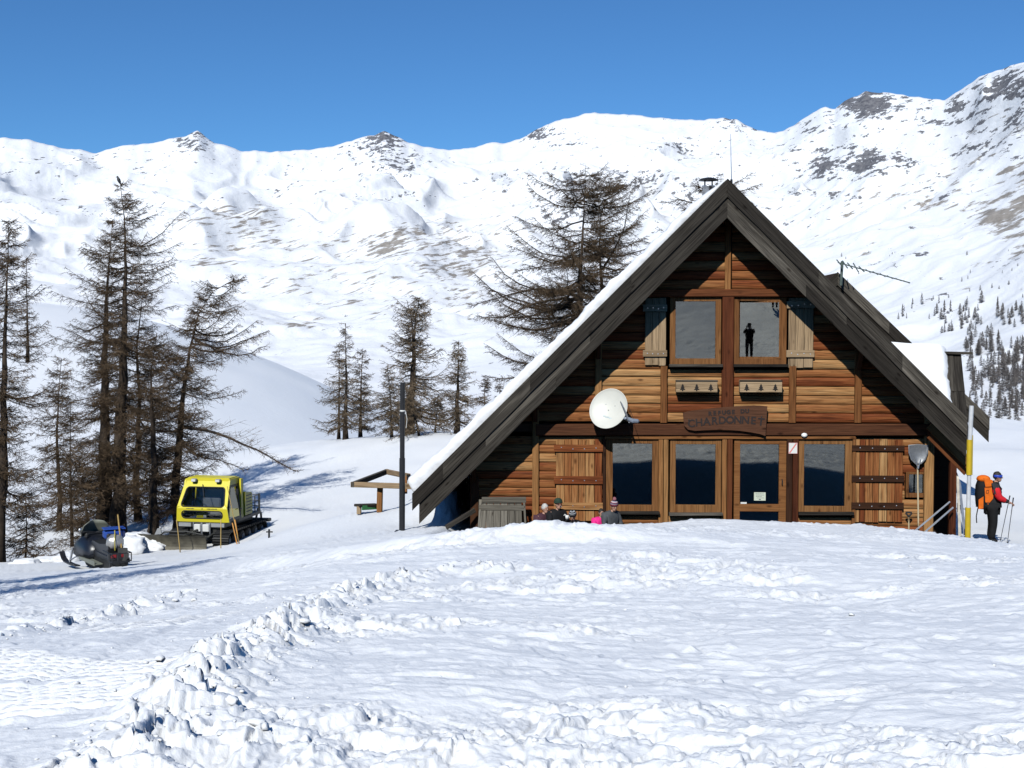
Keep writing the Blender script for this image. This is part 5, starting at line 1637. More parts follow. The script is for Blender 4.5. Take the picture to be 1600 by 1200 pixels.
    # engine cover with louvres, deck and rails
    en = MB(); en.prism([(1.42, .98), (2.10, .98), (2.10, 1.68), (2.02, 1.76), (1.42, 1.80)], .30, .86, 'YZ'); en.prism([(1.36, 1.0), (1.44, 1.0), (1.44, 1.85), (1.36, 1.85)], .30, .91, 'YZ')
    e = en.build('engine_cover', YEL, g)
    lv = MB()
    for r_ in range(6):
        for k in range(5): lv.box((.864, 1.54 + .11 * k, 1.10 + .115 * r_), (.014, .08, .03))
    lv.build('louvre', DKM, e)
    rl = MB()
    for y in (2.25, 2.62, 3.0):
        rl.tube([(.74, y, .9), (.74, y, 1.52)], .018, 6); rl.tube([(-.74, y, .9), (-.74, y, 1.52)], .018, 6)
    for z in (1.1, 1.3, 1.52):
        rl.tube([(.74, 2.2, z), (.74, 3.0, z), (-.74, 3.0, z), (-.74, 2.2, z)], .015, 6)
    rl.tube([(.74, 3.0, .9), (.74, 3.0, 1.56)], .035, 6); rl.build('deck_rail', DKM, g)
    rb = MB(); rb.tube([(.6, 3.0, .5), (.6, 3.25, .95), (.6, 3.5, .75), (.6, 3.55, .4)], .04, 6); rb.tube([(-.6, 3.0, .5), (-.6, 3.25, .95), (-.6, 3.5, .75), (-.6, 3.55, .4)], .04, 6); rb.box((0, 3.5, .5), (1.9, .2, .12), ch=.02); rb.build('rear_hitch', DKM, g)
    # blade
    bl = MB(); prof = []
    for k in range(9):
        a = R(-62 + 124 * k / 8); prof.append((-.95 - .32 + .32 * math.cos(a) * .8 + .10, .34 + .36 * math.sin(a)))
    vs_ = []; n = len(prof)
    for x in (-1.75, -1.2, 0, .55):
        dy = .10 if x == -1.75 else 0
        vs_ += [(x, y + dy, z) for y, z in prof] + [(x, y + .04 + dy, z) for y, z in prof]
    m2 = 2 * n; fs = []
    for i in range(3):
        for k in range(n - 1):
            a = i * m2 + k; fs.append((a, a + 1, a + 1 + m2, a + m2)); a += n; fs.append((a, a + m2, a + 1 + m2, a + 1))
        for k in (0, n - 1): a = i * m2 + k; fs.append((a, a + m2, a + m2 + n, a + n))
    for i in (0, 3):
        for k in range(n - 1): a = i * m2 + k; fs.append((a, a + n, a + n + 1, a + 1))
    bl.add(vs_, fs); bl.build('blade', BLADE, g)
    ar = MB()
    for x in (-.45, .40):
        ar.beam((x, .1, .55), (x - .1, -.85, .36), .09, .12)
    ar.beam((-1.1, -.75, .55), (.5, -.75, .55), .08, .10); ar.tube([(-.1, .0, .7), (-.25, -.8, .62)], .045, 8); ar.tube([(-1.2, -.78, .5), (-.9, -.8, .72), (-.2, -.78, .76), (.3, -.6, .62)], .03, 6)
    ar.build('blade_arm', DKM, g)
    fl = MB().prism([(-1.22, .62), (-.98, .66), (-1.02, .86), (-1.12, .84)], -.84, -.80); fl.build('blade_wing', GREYP, g)
    M = WM[g.name]
    p = M @ Vector((.35, 2.55, .91))
    br = root('blue_barrel', tuple(p), 0, 'blue plastic barrel standing on the rear deck of the groomer', 'barrel')
    MB().lathe([(.02, 0), (.24, 0), (.26, .05), (.26, .18), (.27, .2), (.26, .22), (.26, .42), (.27, .44), (.26, .46), (.25, .60), (.10, .63), (.02, .63)], 20).build('shell', BLUE, br, True)
    MB().lathe([(.05, .63), (.05, .66), (.0, .665)], 10, Matrix.Translation((.12, 0, 0))).build('bung', BLK, br)
groomer()

BAMBOO = mat_wood('bamboo', [(.42, .28, .10), (.6, .44, .18)], 'X', .7, .5)
ORNG = mat_plain('orange_paint', (.62, .28, .06), .5, 0, .1)
def stick(name, a, b_, r_, mat, label, cat, group=None):
    a = Vector(a); b_ = Vector(b_); z = gz(a.x, a.y)
    a = a + (a - b_).normalized() * max(0.0, min(1.2, (a.z - z) + .12))
    M, l = frame_of(a, b_)
    mb = MB().tube([(l * i / 4, rnd.uniform(-.004, .004), 0) for i in range(5)], [r_, r_ * .96, r_ * .92, r_ * .86, r_ * .8], 7)
    o = put(mb, name, mat, None, M, True); tag(o, label, cat, group); return o
stick('marker_cane', at(281, 858, 38.2), at(276, 812, 38.3), .018, BAMBOO, 'thin yellow cane in front of the left side of the groomer cab', 'cane', 'marker canes by the groomer')
stick('marker_cane', at(345, 852, 38.0), at(345, 811, 38.1), .016, BAMBOO, 'thin yellow cane in front of the right corner of the groomer cab', 'cane', 'marker canes by the groomer')
stick('marker_cane', at(368, 822, 38.8), at(355, 760, 39.2), .014, BAMBOO, 'thin pale cane leaning along the side door of the groomer', 'cane', 'marker canes by the groomer')
stick('wooden_pole', at(370, 848, 38.6), at(363, 817, 38.7), .022, ORNG, 'short orange pole leaning by the groomer track, left one of the pair', 'pole', 'orange poles by the groomer')
stick('wooden_pole', at(373, 846, 38.7), at(367, 812, 38.8), .022, ORNG, 'longer orange pole leaning by the groomer track, right one of the pair', 'pole', 'orange poles by the groomer')
o = root('iron_stake', tuple(at(420, 853, 34.5)), 0, 'black iron stake with a cross pin in the snow right of the groomer', 'stake')
a0, a1 = at(420, 856, 34.5), at(420.5, 827, 34.5)
put(MB().tube([a0 - Vector((0, 0, .3)), a1], .028, 8), 'shaft', M_IRON, o); put(MB().tube([at(416, 831, 34.5), at(426, 831, 34.5)], .022, 6), 'cross_pin', M_IRON, o)

# ------------------------------------------------------------------ the snowmobile
def snowmobile():
    b = at(158, 888, 32.0); z0 = b.z
    g = root('snowmobile', (b.x, b.y, z0), R(39), 'black snowmobile with an olive windshield parked by the larch trunks', 'snowmobile')
    OLIVE = mat_plain('olive_plastic', (.20, .21, .17), .45, 0, .08)
    NAVY = mat_plain('navy_cover', (.009, .011, .018), .35, 0, .2)
    BD = mat_plain('black_cowl', (.018, .018, .02), .4, 0, .2)
    # local: +y forward, x right
    co = MB()
    sec = [(-.1, .34, .30, .62), (.35, .38, .26, .80), (.75, .40, .24, .84), (1.15, .36, .26, .70), (1.45, .22, .34, .52), (1.55, .10, .38, .46)]
    vs_ = []
    for y, w_, za, zb in sec:
        for a in range(10):
            t = math.pi * a / 9; vs_.append((w_ * math.cos(t), y, za + (zb - za) * math.sin(t) ** .7))
    fs = [(i * 10 + k, i * 10 + k + 1, (i + 1) * 10 + k + 1, (i + 1) * 10 + k) for i in range(len(sec) - 1) for k in range(9)]
    fs += [tuple(range(10)), tuple(reversed(range((len(sec) - 1) * 10, len(sec) * 10)))]
    fs += [(i * 10, (i + 1) * 10, (i + 1) * 10 + 9, i * 10 + 9) for i in range(len(sec) - 1)]
    co.add(vs_, fs); co.build('cowl', NAVY, g, True)
    ws = MB(); n = 9; pts = []
    for j, (z, w_, y) in enumerate(((.80, .34, .55), (.95, .36, .47), (1.10, .32, .40), (1.20, .20, .36))):
        for k in range(n):
            t = -1 + 2 * k / (n - 1); pts.append((w_ * t, y + .16 * (1 - t * t) - .02, z - .02 * t * t))
    ws.add(pts, [(j * n + k, j * n + k + 1, (j + 1) * n + k + 1, (j + 1) * n + k) for j in range(3) for k in range(n - 1)])
    w_ = ws.build('windshield', OLIVE, g, True); md = w_.modifiers.new('thick', 'SOLIDIFY'); md.thickness = .02
    dd = MB(); dd.box((0, .50, .80), (.52, .16, .16), ch=.05); dd.build('dash', BD, g)
    hb_ = MB(); hb_.tube([(-.40, .28, .92), (-.22, .36, .93), (0, .40, .88), (.22, .36, .93), (.40, .28, .92)], .018, 7); h = hb_.build('handlebar', BD, g)
    gr = MB(); gr.tube([(-.42, .27, .92), (-.30, .325, .925)], .028, 8); gr.tube([(.42, .27, .92), (.30, .325, .925)], .028, 8); gr.build('grip', BLK, h)
    for x in (-.36, .36):
        mr = MB(); mr.ball((x, .46, .97), (.07, .03, .05), 10, 6); mr.build('mirror', M_STEEL, g, True)
    se = MB(); se.prism([(-1.15, .52), (.15, .52), (.22, .66), (.05, .74), (-.5, .72), (-1.1, .80), (-1.18, .74)], -.19, .19, 'YZ'); se.build('seat', BD, g)
    bk = MB(); bk.box((0, -1.0, .92), (.34, .10, .26), ch=.04); bk.build('backrest', BD, g)
    tn = MB(); tn.box((0, -.6, .44), (.44, 1.5, .16), ch=.02); tn.build('tunnel', BD, g)
    for s_ in (-1, 1):
        rb = MB(); rb.box((s_ * .34, -.25, .27), (.22, 1.25, .035), ch=.01); rb.prism([(-.88, .24), (.40, .24), (.40, .30), (-.88, .36)], s_ * .44 - .012, s_ * .44 + .012, 'YZ'); rb.build('running_board', OLIVE, g)
        sk = MB(); pts = [(-.1, .03), (.4, .0), (.9, .0), (1.12, .06), (1.28, .20)]
        vs_ = []
        for y, z in pts: vs_ += [(s_ * .46 - .07, y + .55, z), (s_ * .46 + .07, y + .55, z), (s_ * .46 + .07, y + .55, z + .03), (s_ * .46 - .07, y + .55, z + .03)]
        fs = []
        for i in range(len(pts) - 1):
            for k in range(4): a = i * 4 + k; c_ = i * 4 + (k + 1) % 4; fs.append((a, c_, c_ + 4, a + 4))
        fs += [(0, 1, 2, 3), (16, 17, 18, 19)]
        sk.add(vs_, fs); sk.tube([(s_ * .46, 1.66, .1), (s_ * .46, 1.75, .26), (s_ * .46, 1.5, .14)], .014, 6); s0 = sk.build('ski', BD, g)
        lg = MB(); lg.tube([(s_ * .46, 1.12, .04), (s_ * .40, 1.05, .42)], .03, 7); lg.tube([(s_ * .46, 1.1, .10), (s_ * .18, .9, .30)], .022, 6); lg.build('strut', M_STEEL, s0)
    tk = MB(); path = []
    for k in range(9): a = R(90 + 180 * k / 8); path.append((-1.25 + .17 * math.cos(a), .19 + .17 * math.sin(a)))
    for k in range(9): a = R(-90 + 180 * k / 8); path.append((.55 + .17 * math.cos(a), .19 + .17 * math.sin(a)))
    tk.prism(path, -.20, .20, 'YZ'); t = tk.build('drive_track', BLK, g)
    cl = MB()
    for k in range(12): cl.box((0, -1.3 + .16 * k, .022), (.40, .03, .04))
    for k in range(5): a = R(110 + 140 * k / 4); cl.box((0, -1.25 + .19 * math.cos(a), .19 + .19 * math.sin(a)), (.40, .04, .04))
    cl.build('cleats', BLK, t)
    bu = MB(); bu.box((0, -1.35, .50), (.52, .12, .20), ch=.03); bu.box((0, -1.38, .32), (.46, .04, .22)); bu.build('rear_bumper', BD, g)
    for x in (-.13, .13):
        MB().box((x, -1.415, .53), (.14, .02, .09), ch=.01).build('tail_lamp', mat_plain('red_lens', (.30, .01, .015), .25), g)
    ra = MB()
    for x in (-.24, .24): ra.tube([(x, -.95, .62), (x, -1.62, .62), (x, -1.62, .42), (x, -1.35, .42)], .014, 6)
    for z in (.62, .42): ra.tube([(-.24, -1.62, z), (.24, -1.62, z)], .014, 6)
    for x in (-.1, .1): ra.tube([(x, -1.62, .62), (x, -1.62, .42)], .01, 5)
    ra.build('rear_rack', BD, g)
    M = WM[g.name]
    # load: silvery sack, blue box, shovel
    p = M @ Vector((.0, -1.12, .66))
    sb = root('silvery_sack', tuple(p), R(20), 'silvery white sack strapped on the back of the snowmobile', 'sack')
    bm = bmesh.new(); bmesh.ops.create_icosphere(bm, subdivisions=3, radius=1)
    for v in bm.verts:
        f = 1 + .12 * float(pnoise(v.co.x * 2.2 + 3, v.co.z * 2.2 + v.co.y, 5)); v.co = Vector((v.co.x * .22 * f, v.co.y * .17 * f, (v.co.z * .21 + .17) * f))
        v.co.z = max(v.co.z, 0)
    mb = MB(); mb.add([v.co.copy() for v in bm.verts], [[v.index for v in f.verts] for f in bm.faces]); bm.free()
    mb.build('bag', mat_plain('silver_foil', (.42, .41, .39), .35, .5, .15, 9, .3), sb, True)
    stp = MB(); stp.tube([(.0, -.215, .0), (.0, -.225, .25), (0, -.05, .47), (0, .2, .3), (0, .21, 0)], .014, 5); stp.build('strap', mat_plain('yellow_strap', (.45, .38, .05), .6), sb)
    p = M @ Vector((.06, -.86, .86))
    bb = root('blue_box', tuple(p), R(30), 'shiny dark blue plastic box on the back of the snowmobile', 'box')
    MB().box((0, 0, .14), (.52, .36, .26), ch=.07).build('body', BLUE, bb); MB().box((0, 0, .285), (.54, .38, .035), ch=.012).build('lid', BLUE, bb)
    p0 = M @ Vector((.1, -1.40, .42)); p1 = at(184, 804, 31.3)
    sh = root('shovel', tuple(p0), 0, 'wooden handled shovel standing upright behind the snowmobile seat', 'shovel')
    put(MB().tube([p0.lerp(p1, .15), p1], [.022, .019], 8), 'handle', BAMBOO, sh)
    Ms = Matrix.Translation(p0)
    put(MB().prism([(-.12, .30), (.12, .30), (.13, .05), (.06, -.05), (-.06, -.05), (-.13, .05)], -.012, .012, 'XZ', Ms), 'blade', DKM, sh)
snowmobile()
# snow heaped behind and beside the snowmobile
def heap(name, c, r_, seed):
    bm = bmesh.new(); bmesh.ops.create_icosphere(bm, subdivisions=4, radius=1)
    P = np.array([v.co[:] for v in bm.verts]); n = 1 + .16 * fbm(P[:, 0] * 1.8 + seed, P[:, 1] * 1.8 + P[:, 2], 4, seed); P[:, 2] = np.where(P[:, 2] < 0, P[:, 2] * .4, P[:, 2])
    n = n + .10 * fbm(P[:, 0] * 5 + seed, P[:, 1] * 5 + P[:, 2] * 4, 3, seed + 9); P = P * n[:, None] * np.array(r_) + np.array(c)
    me = bpy.data.meshes.new(name); me.from_pydata(P.tolist(), [], [[v.index for v in f.verts] for f in bm.faces]); bm.free()
    me.materials.append(SNOW); me.polygons.foreach_set('use_smooth', [True] * len(me.polygons))
    o = bpy.data.objects.new(name, me); COL.objects.link(o); o['kind'] = 'structure'
for i, (u, v, Y, rx, rz) in enumerate(((213, 848, 39.5, .75, .5), (235, 853, 39.3, .6, .3), (75, 878, 36, .7, .25), (105, 872, 35.5, .45, .22), (40, 882, 35, .5, .25), (196, 852, 38, .7, .5), (598, 815, 37.6, 1.4, .40))):
    p = at(u, v, Y); heap('snow_heap', (p.x, p.y, p.z - rz * .35), (rx, rx * .8, rz), 20 + i)

# ------------------------------------------------------------------ pole, picnic table, marker post
p0, p1 = at(628, 833, 31), at(629, 598, 31)
po = root('black_pole', tuple(p0), 0, 'tall black steel pole standing in the snow left of the hut', 'pole')
pm = p0.lerp(p1, .5); d = .065
put(MB().tube([p0 - Vector((0, 0, .4)), pm], .072, 12), 'lower_tube', M_IRON, po); put(MB().tube([pm - Vector((0, 0, .02)), p1], .060, 12), 'upper_tube', M_IRON, po)
pc = at(629, 642, 31); mb = MB(); mb.lathe([(.064, -.02), (.072, 0), (.064, .02)], 12, Matrix.Translation(pc), False); mb.tube([pc + Vector((.07, 0, 0)), pc + Vector((.11, 0, -.2)), pc + Vector((.085, 0, -.42))], .008, 5)
put(mb, 'white_cord', M_WHITE, po)
mb = MB().box((0, 0, 0), (.34, .34, .03)); put(mb, 'foot_plate', M_IRON, po, Matrix.Translation(at(628, 830.5, 31)))

def table_frame():
    o = root('terrace_table', tuple(at(595, 798, 36.5)), 0, 'snowed-in wooden table frame standing left of the hut roof', 'table')
    cs = [at(552, 757, 35.8), at(645, 760, 35.2), at(638, 744, 36.9), at(604, 737, 38.6)]
    for i, (a_, b_) in enumerate(((cs[0], cs[1]), (cs[3], cs[0]), (cs[3], cs[2]))):
        plank('rail', a_ + (a_ - b_).normalized() * .06, b_ + (b_ - a_).normalized() * .06, .10, .15, W_PALE if i != 1 else W_GREY, o)
    plank('rail', cs[2], cs[1], .10, .13, W_GREY, o)
    plank('leg', at(593, 800, 35.75), at(594, 760, 35.75), .17, .15, W_HONEY, o, up=(1, 0, 0))
    plank('leg', at(633, 770, 36.6), at(633, 746, 36.9), .12, .12, W_HONEY, o, up=(1, 0, 0))
    bc = root('bench_end', tuple(at(573, 795, 35.4)), 0, 'green edged bench end poking from the snow under the table', 'bench')
    plank('seat', at(558, 790, 35.4), at(590, 789, 35.9), .30, .07, W_GREY, bc)
    plank('leg', at(561, 803, 35.4), at(561, 791, 35.4), .12, .12, W_PALE, bc, up=(1, 0, 0))
    plank('side_board', at(566, 793.5, 35.35), at(591, 792, 35.8), .04, .13, mat_plain('green_paint', (.04, .20, .06), .5, 0, .2), bc)
table_frame()

def marker_post():
    o = root('marker_post', tuple(at(1512, 840, 30.6)), 0, 'tall yellow and white marker post at the right corner of the hut', 'post')
    yel = mat_plain('signal_yellow', (.62, .43, .02), .45, 0, .08); cl = mat_plain('worn_white', (.62, .63, .64), .45, 0, .12)
    secs = [(846, 793, 1512, 1512.6, .066, yel), (793, 742, 1513.0, 1514.3, .048, cl), (742, 687, 1514.0, 1515.0, .064, yel), (687, 634, 1515.6, 1518, .052, cl)]
    for v0, v1, u0, u1, r_, mt in secs:
        put(MB().tube([at(u0, v0, 30.6), at(u1, v1, 30.6)], r_, 14), 'band', mt, o)
    put(MB().tube([at(1516, 742, 30.62), at(1517, 680, 30.62)], .053, 12), 'band', yel, o)
marker_post()
# ------------------------------------------------------------------ people
def skin(verts, edges, radii, sub=1):
    me = bpy.data.meshes.new('t'); me.from_pydata([tuple(v) for v in verts], edges, []); o = bpy.data.objects.new('t', me); COL.objects.link(o)
    md = o.modifiers.new('s', 'SKIN'); md.use_smooth_shade = True
    for i, r_ in enumerate(radii):
        sv = me.skin_vertices[0].data[i]; sv.radius = (r_, r_) if not hasattr(r_, '__len__') else r_; sv.use_root = i == 0
    s2 = o.modifiers.new('u', 'SUBSURF'); s2.levels = sub; s2.render_levels = sub
    bpy.context.view_layer.update()
    ev = o.evaluated_get(bpy.context.evaluated_depsgraph_get()); m2 = ev.to_mesh()
    V = [v.co.copy() for v in m2.vertices]; F_ = [tuple(p.vertices) for p in m2.polygons]
    ev.to_mesh_clear(); bpy.data.objects.remove(o); bpy.data.meshes.remove(me)
    return V, F_

FLESH = mat_plain('skin', (.46, .25, .17), .55, 0, .08)
HAIRB = mat_plain('dark_hair', (.02, .015, .012), .7, 0, .4, 30, .4)

def chain(J, names, radii):
    return [J[n] for n in names], radii

def person(loc, rz, label, J, P, cat='person', group=None, scale=1.0):
    """J: joints in the person's own frame (x forward, y left, z up). P: clothing (name, material) by role"""
    r_ = root('person', loc, rz, label, cat, group)
    J = {k: Vector(v) * scale for k, v in J.items()}
    s_ = scale
    order = ['pelvis', 'spine', 'chest', 'neck', 'headb']
    N = {}; V = []; Rd = []; E = []
    def addv(n, rad): N[n] = len(V); V.append(J[n]); Rd.append(rad if hasattr(rad, '__len__') else rad * s_)
    for n, rad in (('pelvis', .13), ('spine', .12), ('chest', .135), ('neck', .055), ('headb', .06)): addv(n, rad)
    E += [(0, 1), (1, 2), (2, 3), (3, 4)]
    for sd in 'LR':
        for n, rad in (('sh' + sd, .06), ('el' + sd, .043), ('wr' + sd, .03), ('hip' + sd, .095), ('kn' + sd, .062), ('an' + sd, .042), ('toe' + sd, .035)): addv(n, rad)
        E += [(N['chest'], N['sh' + sd]), (N['sh' + sd], N['el' + sd]), (N['el' + sd], N['wr' + sd]), (N['pelvis'], N['hip' + sd]), (N['hip' + sd], N['kn' + sd]), (N['kn' + sd], N['an' + sd]), (N['an' + sd], N['toe' + sd])]
    bv, bf = skin(V, E, Rd)
    mb = MB(); mb.add(bv, bf)
    # head with nose, ears, chin; faces +x before the turn
    hd = J['head']; face = P.get('face', Vector((1, 0, 0))); face = Vector(face).normalized()
    sdv = Vector((0, 0, 1)).cross(face).normalized(); upv = face.cross(sdv)
    Mh = Matrix((face, sdv, upv)).transposed().to_4x4(); Mh.translation = hd
    k = s_
    mb.ball((0, 0, .012 * k), (.092 * k, .074 * k, .115 * k), 18, 12, Mh); mb.ball((.03 * k, 0, -.06 * k), (.058 * k, .054 * k, .06 * k), 14, 8, Mh)
    mb.tube([Mh @ Vector((.085 * k, 0, .022 * k)), Mh @ Vector((.108 * k, 0, -.018 * k)), Mh @ Vector((.088 * k, 0, -.026 * k))], [.009 * k, .015 * k, .010 * k], 7)
    for y in (-1, 1):
        mb.ball((-.008 * k, y * .076 * k, .0), (.022 * k, .010 * k, .032 * k), 8, 6, Mh)
    # hands: palm, four unequal curled fingers, a thumb from the side
    for sd in 'LR':
        w_ = J['wr' + sd]; d = P.get('hand' + sd)
        d = Vector(d).normalized() if d else (w_ - J['el' + sd]).normalized()
        c_ = Vector(P.get('curl' + sd, (0, 0, -1))); c_ = (c_ - d * c_.dot(d)).normalized(); a_ = d.cross(c_)
        pv, pf = skin([w_, w_ + d * .045 * k, w_ + d * .085 * k], [(0, 1), (1, 2)], [(.026 * k, .026 * k), (.036 * k, .020 * k), (.036 * k, .018 * k)])
        mb.add(pv, pf)
        for i, (of, l) in enumerate(((-.030, .068), (-.010, .078), (.011, .072), (.030, .056))):
            o0 = w_ + d * .085 * k + a_ * of * k
            mb.tube([o0, o0 + d * (l * .45 * k) + c_ * .006 * k, o0 + d * (l * .6 * k) + c_ * (l * .45 * k), o0 + d * (l * .2 * k) + c_ * (l * .75 * k)], [.0105 * k, .0095 * k, .0085 * k, .007 * k], 6)
        o0 = w_ + d * .03 * k - a_ * .03 * k
        mb.tube([o0, o0 + d * .03 * k - a_ * .025 * k + c_ * .01 * k, o0 + d * .055 * k - a_ * .02 * k + c_ * .035 * k], [.013 * k, .011 * k, .008 * k], 6)
    b = mb.build('body', P.get('skin', FLESH), r_, True)
    ey = MB()
    for y in (-1, 1): ey.ball((.078 * k, y * .03 * k, .018 * k), (.012 * k, .014 * k, .010 * k), 8, 6, Mh)
    ey.build('eye', mat_plain('eye', (.05, .04, .035), .2), r_, True)
    mo = MB(); mo.ball((.082 * k, 0, -.058 * k), (.008 * k, .024 * k, .006 * k), 10, 5, Mh); mo.build('mouth', mat_plain('lips', (.35, .12, .10), .5), r_, True)
    def garment(name, mat, names, rad, edges):
        gv, gf = skin([J[n] if isinstance(n, str) else n for n in names], edges, [q_ * s_ if not hasattr(q_, '__len__') else tuple(x * s_ for x in q_) for q_ in rad])
        return MB().add(gv, gf).build(name, mat, r_, True)
    if 'jacket' in P:
        nm = ['spine', 'pelvis', 'chest', 'collar']; J['collar'] = J['neck'].lerp(J['headb'], .35)
        bk = P.get('bulk', 1.0); rad = [.165 * bk, .165 * bk, .175 * bk, .085]; ed = [(0, 1), (0, 2), (2, 3)]
        if P.get('long'):
            J['hem'] = J['pelvis'] + Vector((0, 0, -.12 * s_)); nm.append('hem'); rad.append(.185 * bk); ed.append((1, 4))
        for sd in 'LR':
            i = len(nm); nm += ['sh' + sd, 'el' + sd, 'wr' + sd]; rad += [.095 * bk, .07 * bk, .052]; ed += [(2, i), (i, i + 1), (i + 1, i + 2)]
        garment('jacket', P['jacket'], nm, rad, ed)
    if 'trousers' in P:
        bk = P.get('bulk', 1.0); nm = ['pelvis']; rad = [.145 * bk]; ed = []
        for sd in 'LR':
            i = len(nm); nm += ['hip' + sd, 'kn' + sd, 'an' + sd]; rad += [.115 * bk, .085 * bk, .07 * bk]; ed += [(0, i), (i, i + 1), (i + 1, i + 2)]
        garment('trousers', P['trousers'], nm, rad, ed)
    if 'boots' in P:
        for sd in 'LR':
            a_ = J['an' + sd]; t = J['toe' + sd]
            garment('boot', P['boots'], [a_ + Vector((0, 0, .08 * s_)), a_ + Vector((0, 0, -.02 * s_)), t], [.062, .06, .05], [(0, 1), (1, 2)])
    if 'hair' in P:
        q = MB(); q.ball((-.018 * k, 0, .035 * k), (.100 * k, .086 * k, .108 * k), 16, 10, Mh, .05, 3); q.build('hair', P['hair'], r_, True)
    if 'beanie' in P:
        q = MB(); Mb = Mh @ Matrix.Translation((-.008 * k, 0, .035 * k)) @ Matrix.Rotation(R(-6), 4, 'Y')
        q.m = 0; q.lathe([(.102 * k, -.005 * k), (.108 * k, .0), (.108 * k, .035 * k), (.102 * k, .04 * k)], 20, Mb, False)
        ms = P['beanie'] if isinstance(P['beanie'], list) else [P['beanie']]
        zs = [(.102, .035), (.104, .05), (.100, .07), (.088, .092), (.066, .112), (.036, .124), (.0, .128)]
        for i in range(len(zs) - 1):
            q.m = (i + 1) % len(ms); q.lathe([(zs[i][0] * k, zs[i][1] * k), (zs[i + 1][0] * k, zs[i + 1][1] * k)], 20, Mb, False)
        o = q.build('beanie', ms, r_, True)
        if 'pompom' in P:
            pb = MB(); pb.ball((0, 0, .165 * k), .05 * k, 12, 8, Mb, .18, 4); pb.build('pompom', P['pompom'], o, True)
    if 'shades' in P:
        q = MB()
        for y in (-1, 1): q.ball((.084 * k, y * .032 * k, .018 * k), (.014 * k, .030 * k, .020 * k), 10, 6, Mh)
        q.tube([Mh @ Vector((.0, -.08 * k, .02 * k)), Mh @ Vector((.075 * k, -.062 * k, .022 * k)), Mh @ Vector((.092 * k, 0, .022 * k)), Mh @ Vector((.075 * k, .062 * k, .022 * k)), Mh @ Vector((0, .08 * k, .02 * k))], .006 * k, 5)
        q.build('sunglasses', P['shades'], r_, True)
    if 'band' in P:
        q = MB(); q.lathe([(.106 * k, -.028 * k), (.112 * k, -.018 * k), (.112 * k, .022 * k), (.104 * k, .03 * k)], 20, Mh @ Matrix.Translation((-.004 * k, 0, .03 * k)) @ Matrix.Diagonal((1, .88, 1, 1)), False); q.build('headband', P['band'], r_, True)
    return r_, Mh, J

def cloth(n, c, v=.15): return mat_plain(n, c, .8, 0, v, 12, .25, .2)
RED, CHAR, BLKC, ORA = cloth('red_shell', (.62, .02, .03)), cloth('charcoal_shell', (.035, .035, .038)), cloth('black_cloth', (.012, .012, .013)), cloth('orange_fabric', (.78, .16, .014))

STAND = dict(pelvis=(0, 0, .93), spine=(.01, 0, 1.10), chest=(.03, 0, 1.30), neck=(.045, 0, 1.47), headb=(.06, 0, 1.56), head=(.075, 0, 1.63),
             shL=(.03, .19, 1.40), elL=(.06, .27, 1.12), wrL=(.22, .24, .98), shR=(.03, -.19, 1.40), elR=(.06, -.27, 1.12), wrR=(.22, -.24, .98),
             hipL=(0, .10, .88), knL=(.03, .11, .48), anL=(-.02, .11, .09), toeL=(.14, .13, .045), hipR=(0, -.10, .88), knR=(.03, -.11, .48), anR=(-.02, -.11, .09), toeR=(.14, -.13, .045))
def pose(**k): d = dict(STAND); d.update(k); return d

# the walker at the corner of the hut, seen from his right side
fw = at(1549, 846, 33.2); zf = gz(fw.x, fw.y)
J = pose(chest=(.05, 0, 1.30), neck=(.08, 0, 1.46), headb=(.10, 0, 1.54), head=(.125, 0, 1.61), elR=(.12, -.27, 1.12), wrR=(.36, -.24, 1.03), elL=(.14, .26, 1.12), wrL=(.36, .22, 1.02), toeR=(.13, -.13, .045))
hk, Mh, Jw = person((fw.x, fw.y, fw.z - .02), R(-8), 'person with an orange backpack walking past the right corner of the hut', J,
                 dict(jacket=CHAR, long=1, trousers=BLKC, boots=BLKC, hair=HAIRB, band=mat_plain('blue_band', (.02, .07, .55), .5), handR=(.5, 0, -.2), handL=(.5, 0, -.2), face=(1, -.05, -.02), bulk=1.22), scale=1.04)
WH = WM[hk.name]
mb = MB()
gv, gf = skin([Jw['shR'] + Vector((0, 0, .0)), Jw['shR'].lerp(Jw['elR'], .5), Jw['elR'], Jw['elR'].lerp(Jw['wrR'], .75)], [(0, 1), (1, 2), (2, 3)], [.12, .118, .10, .07]); mb.add(gv, gf)
gv, gf = skin([Jw['shL'], Jw['shL'].lerp(Jw['elL'], .5), Jw['elL'], Jw['elL'].lerp(Jw['wrL'], .75)], [(0, 1), (1, 2), (2, 3)], [.10, .098, .086, .066]); mb.add(gv, gf)
mb.build('red_sleeve', RED, hk, True)
gv, gf = skin([Vector((.085, 0, 1.10)), Vector((.09, 0, 1.32)), Vector((.085, 0, 1.47))], [(0, 1), (1, 2)], [(.12, .16), (.12, .17), (.085, .085)]); MB().add(gv, gf).build('red_collar', RED, hk, True)
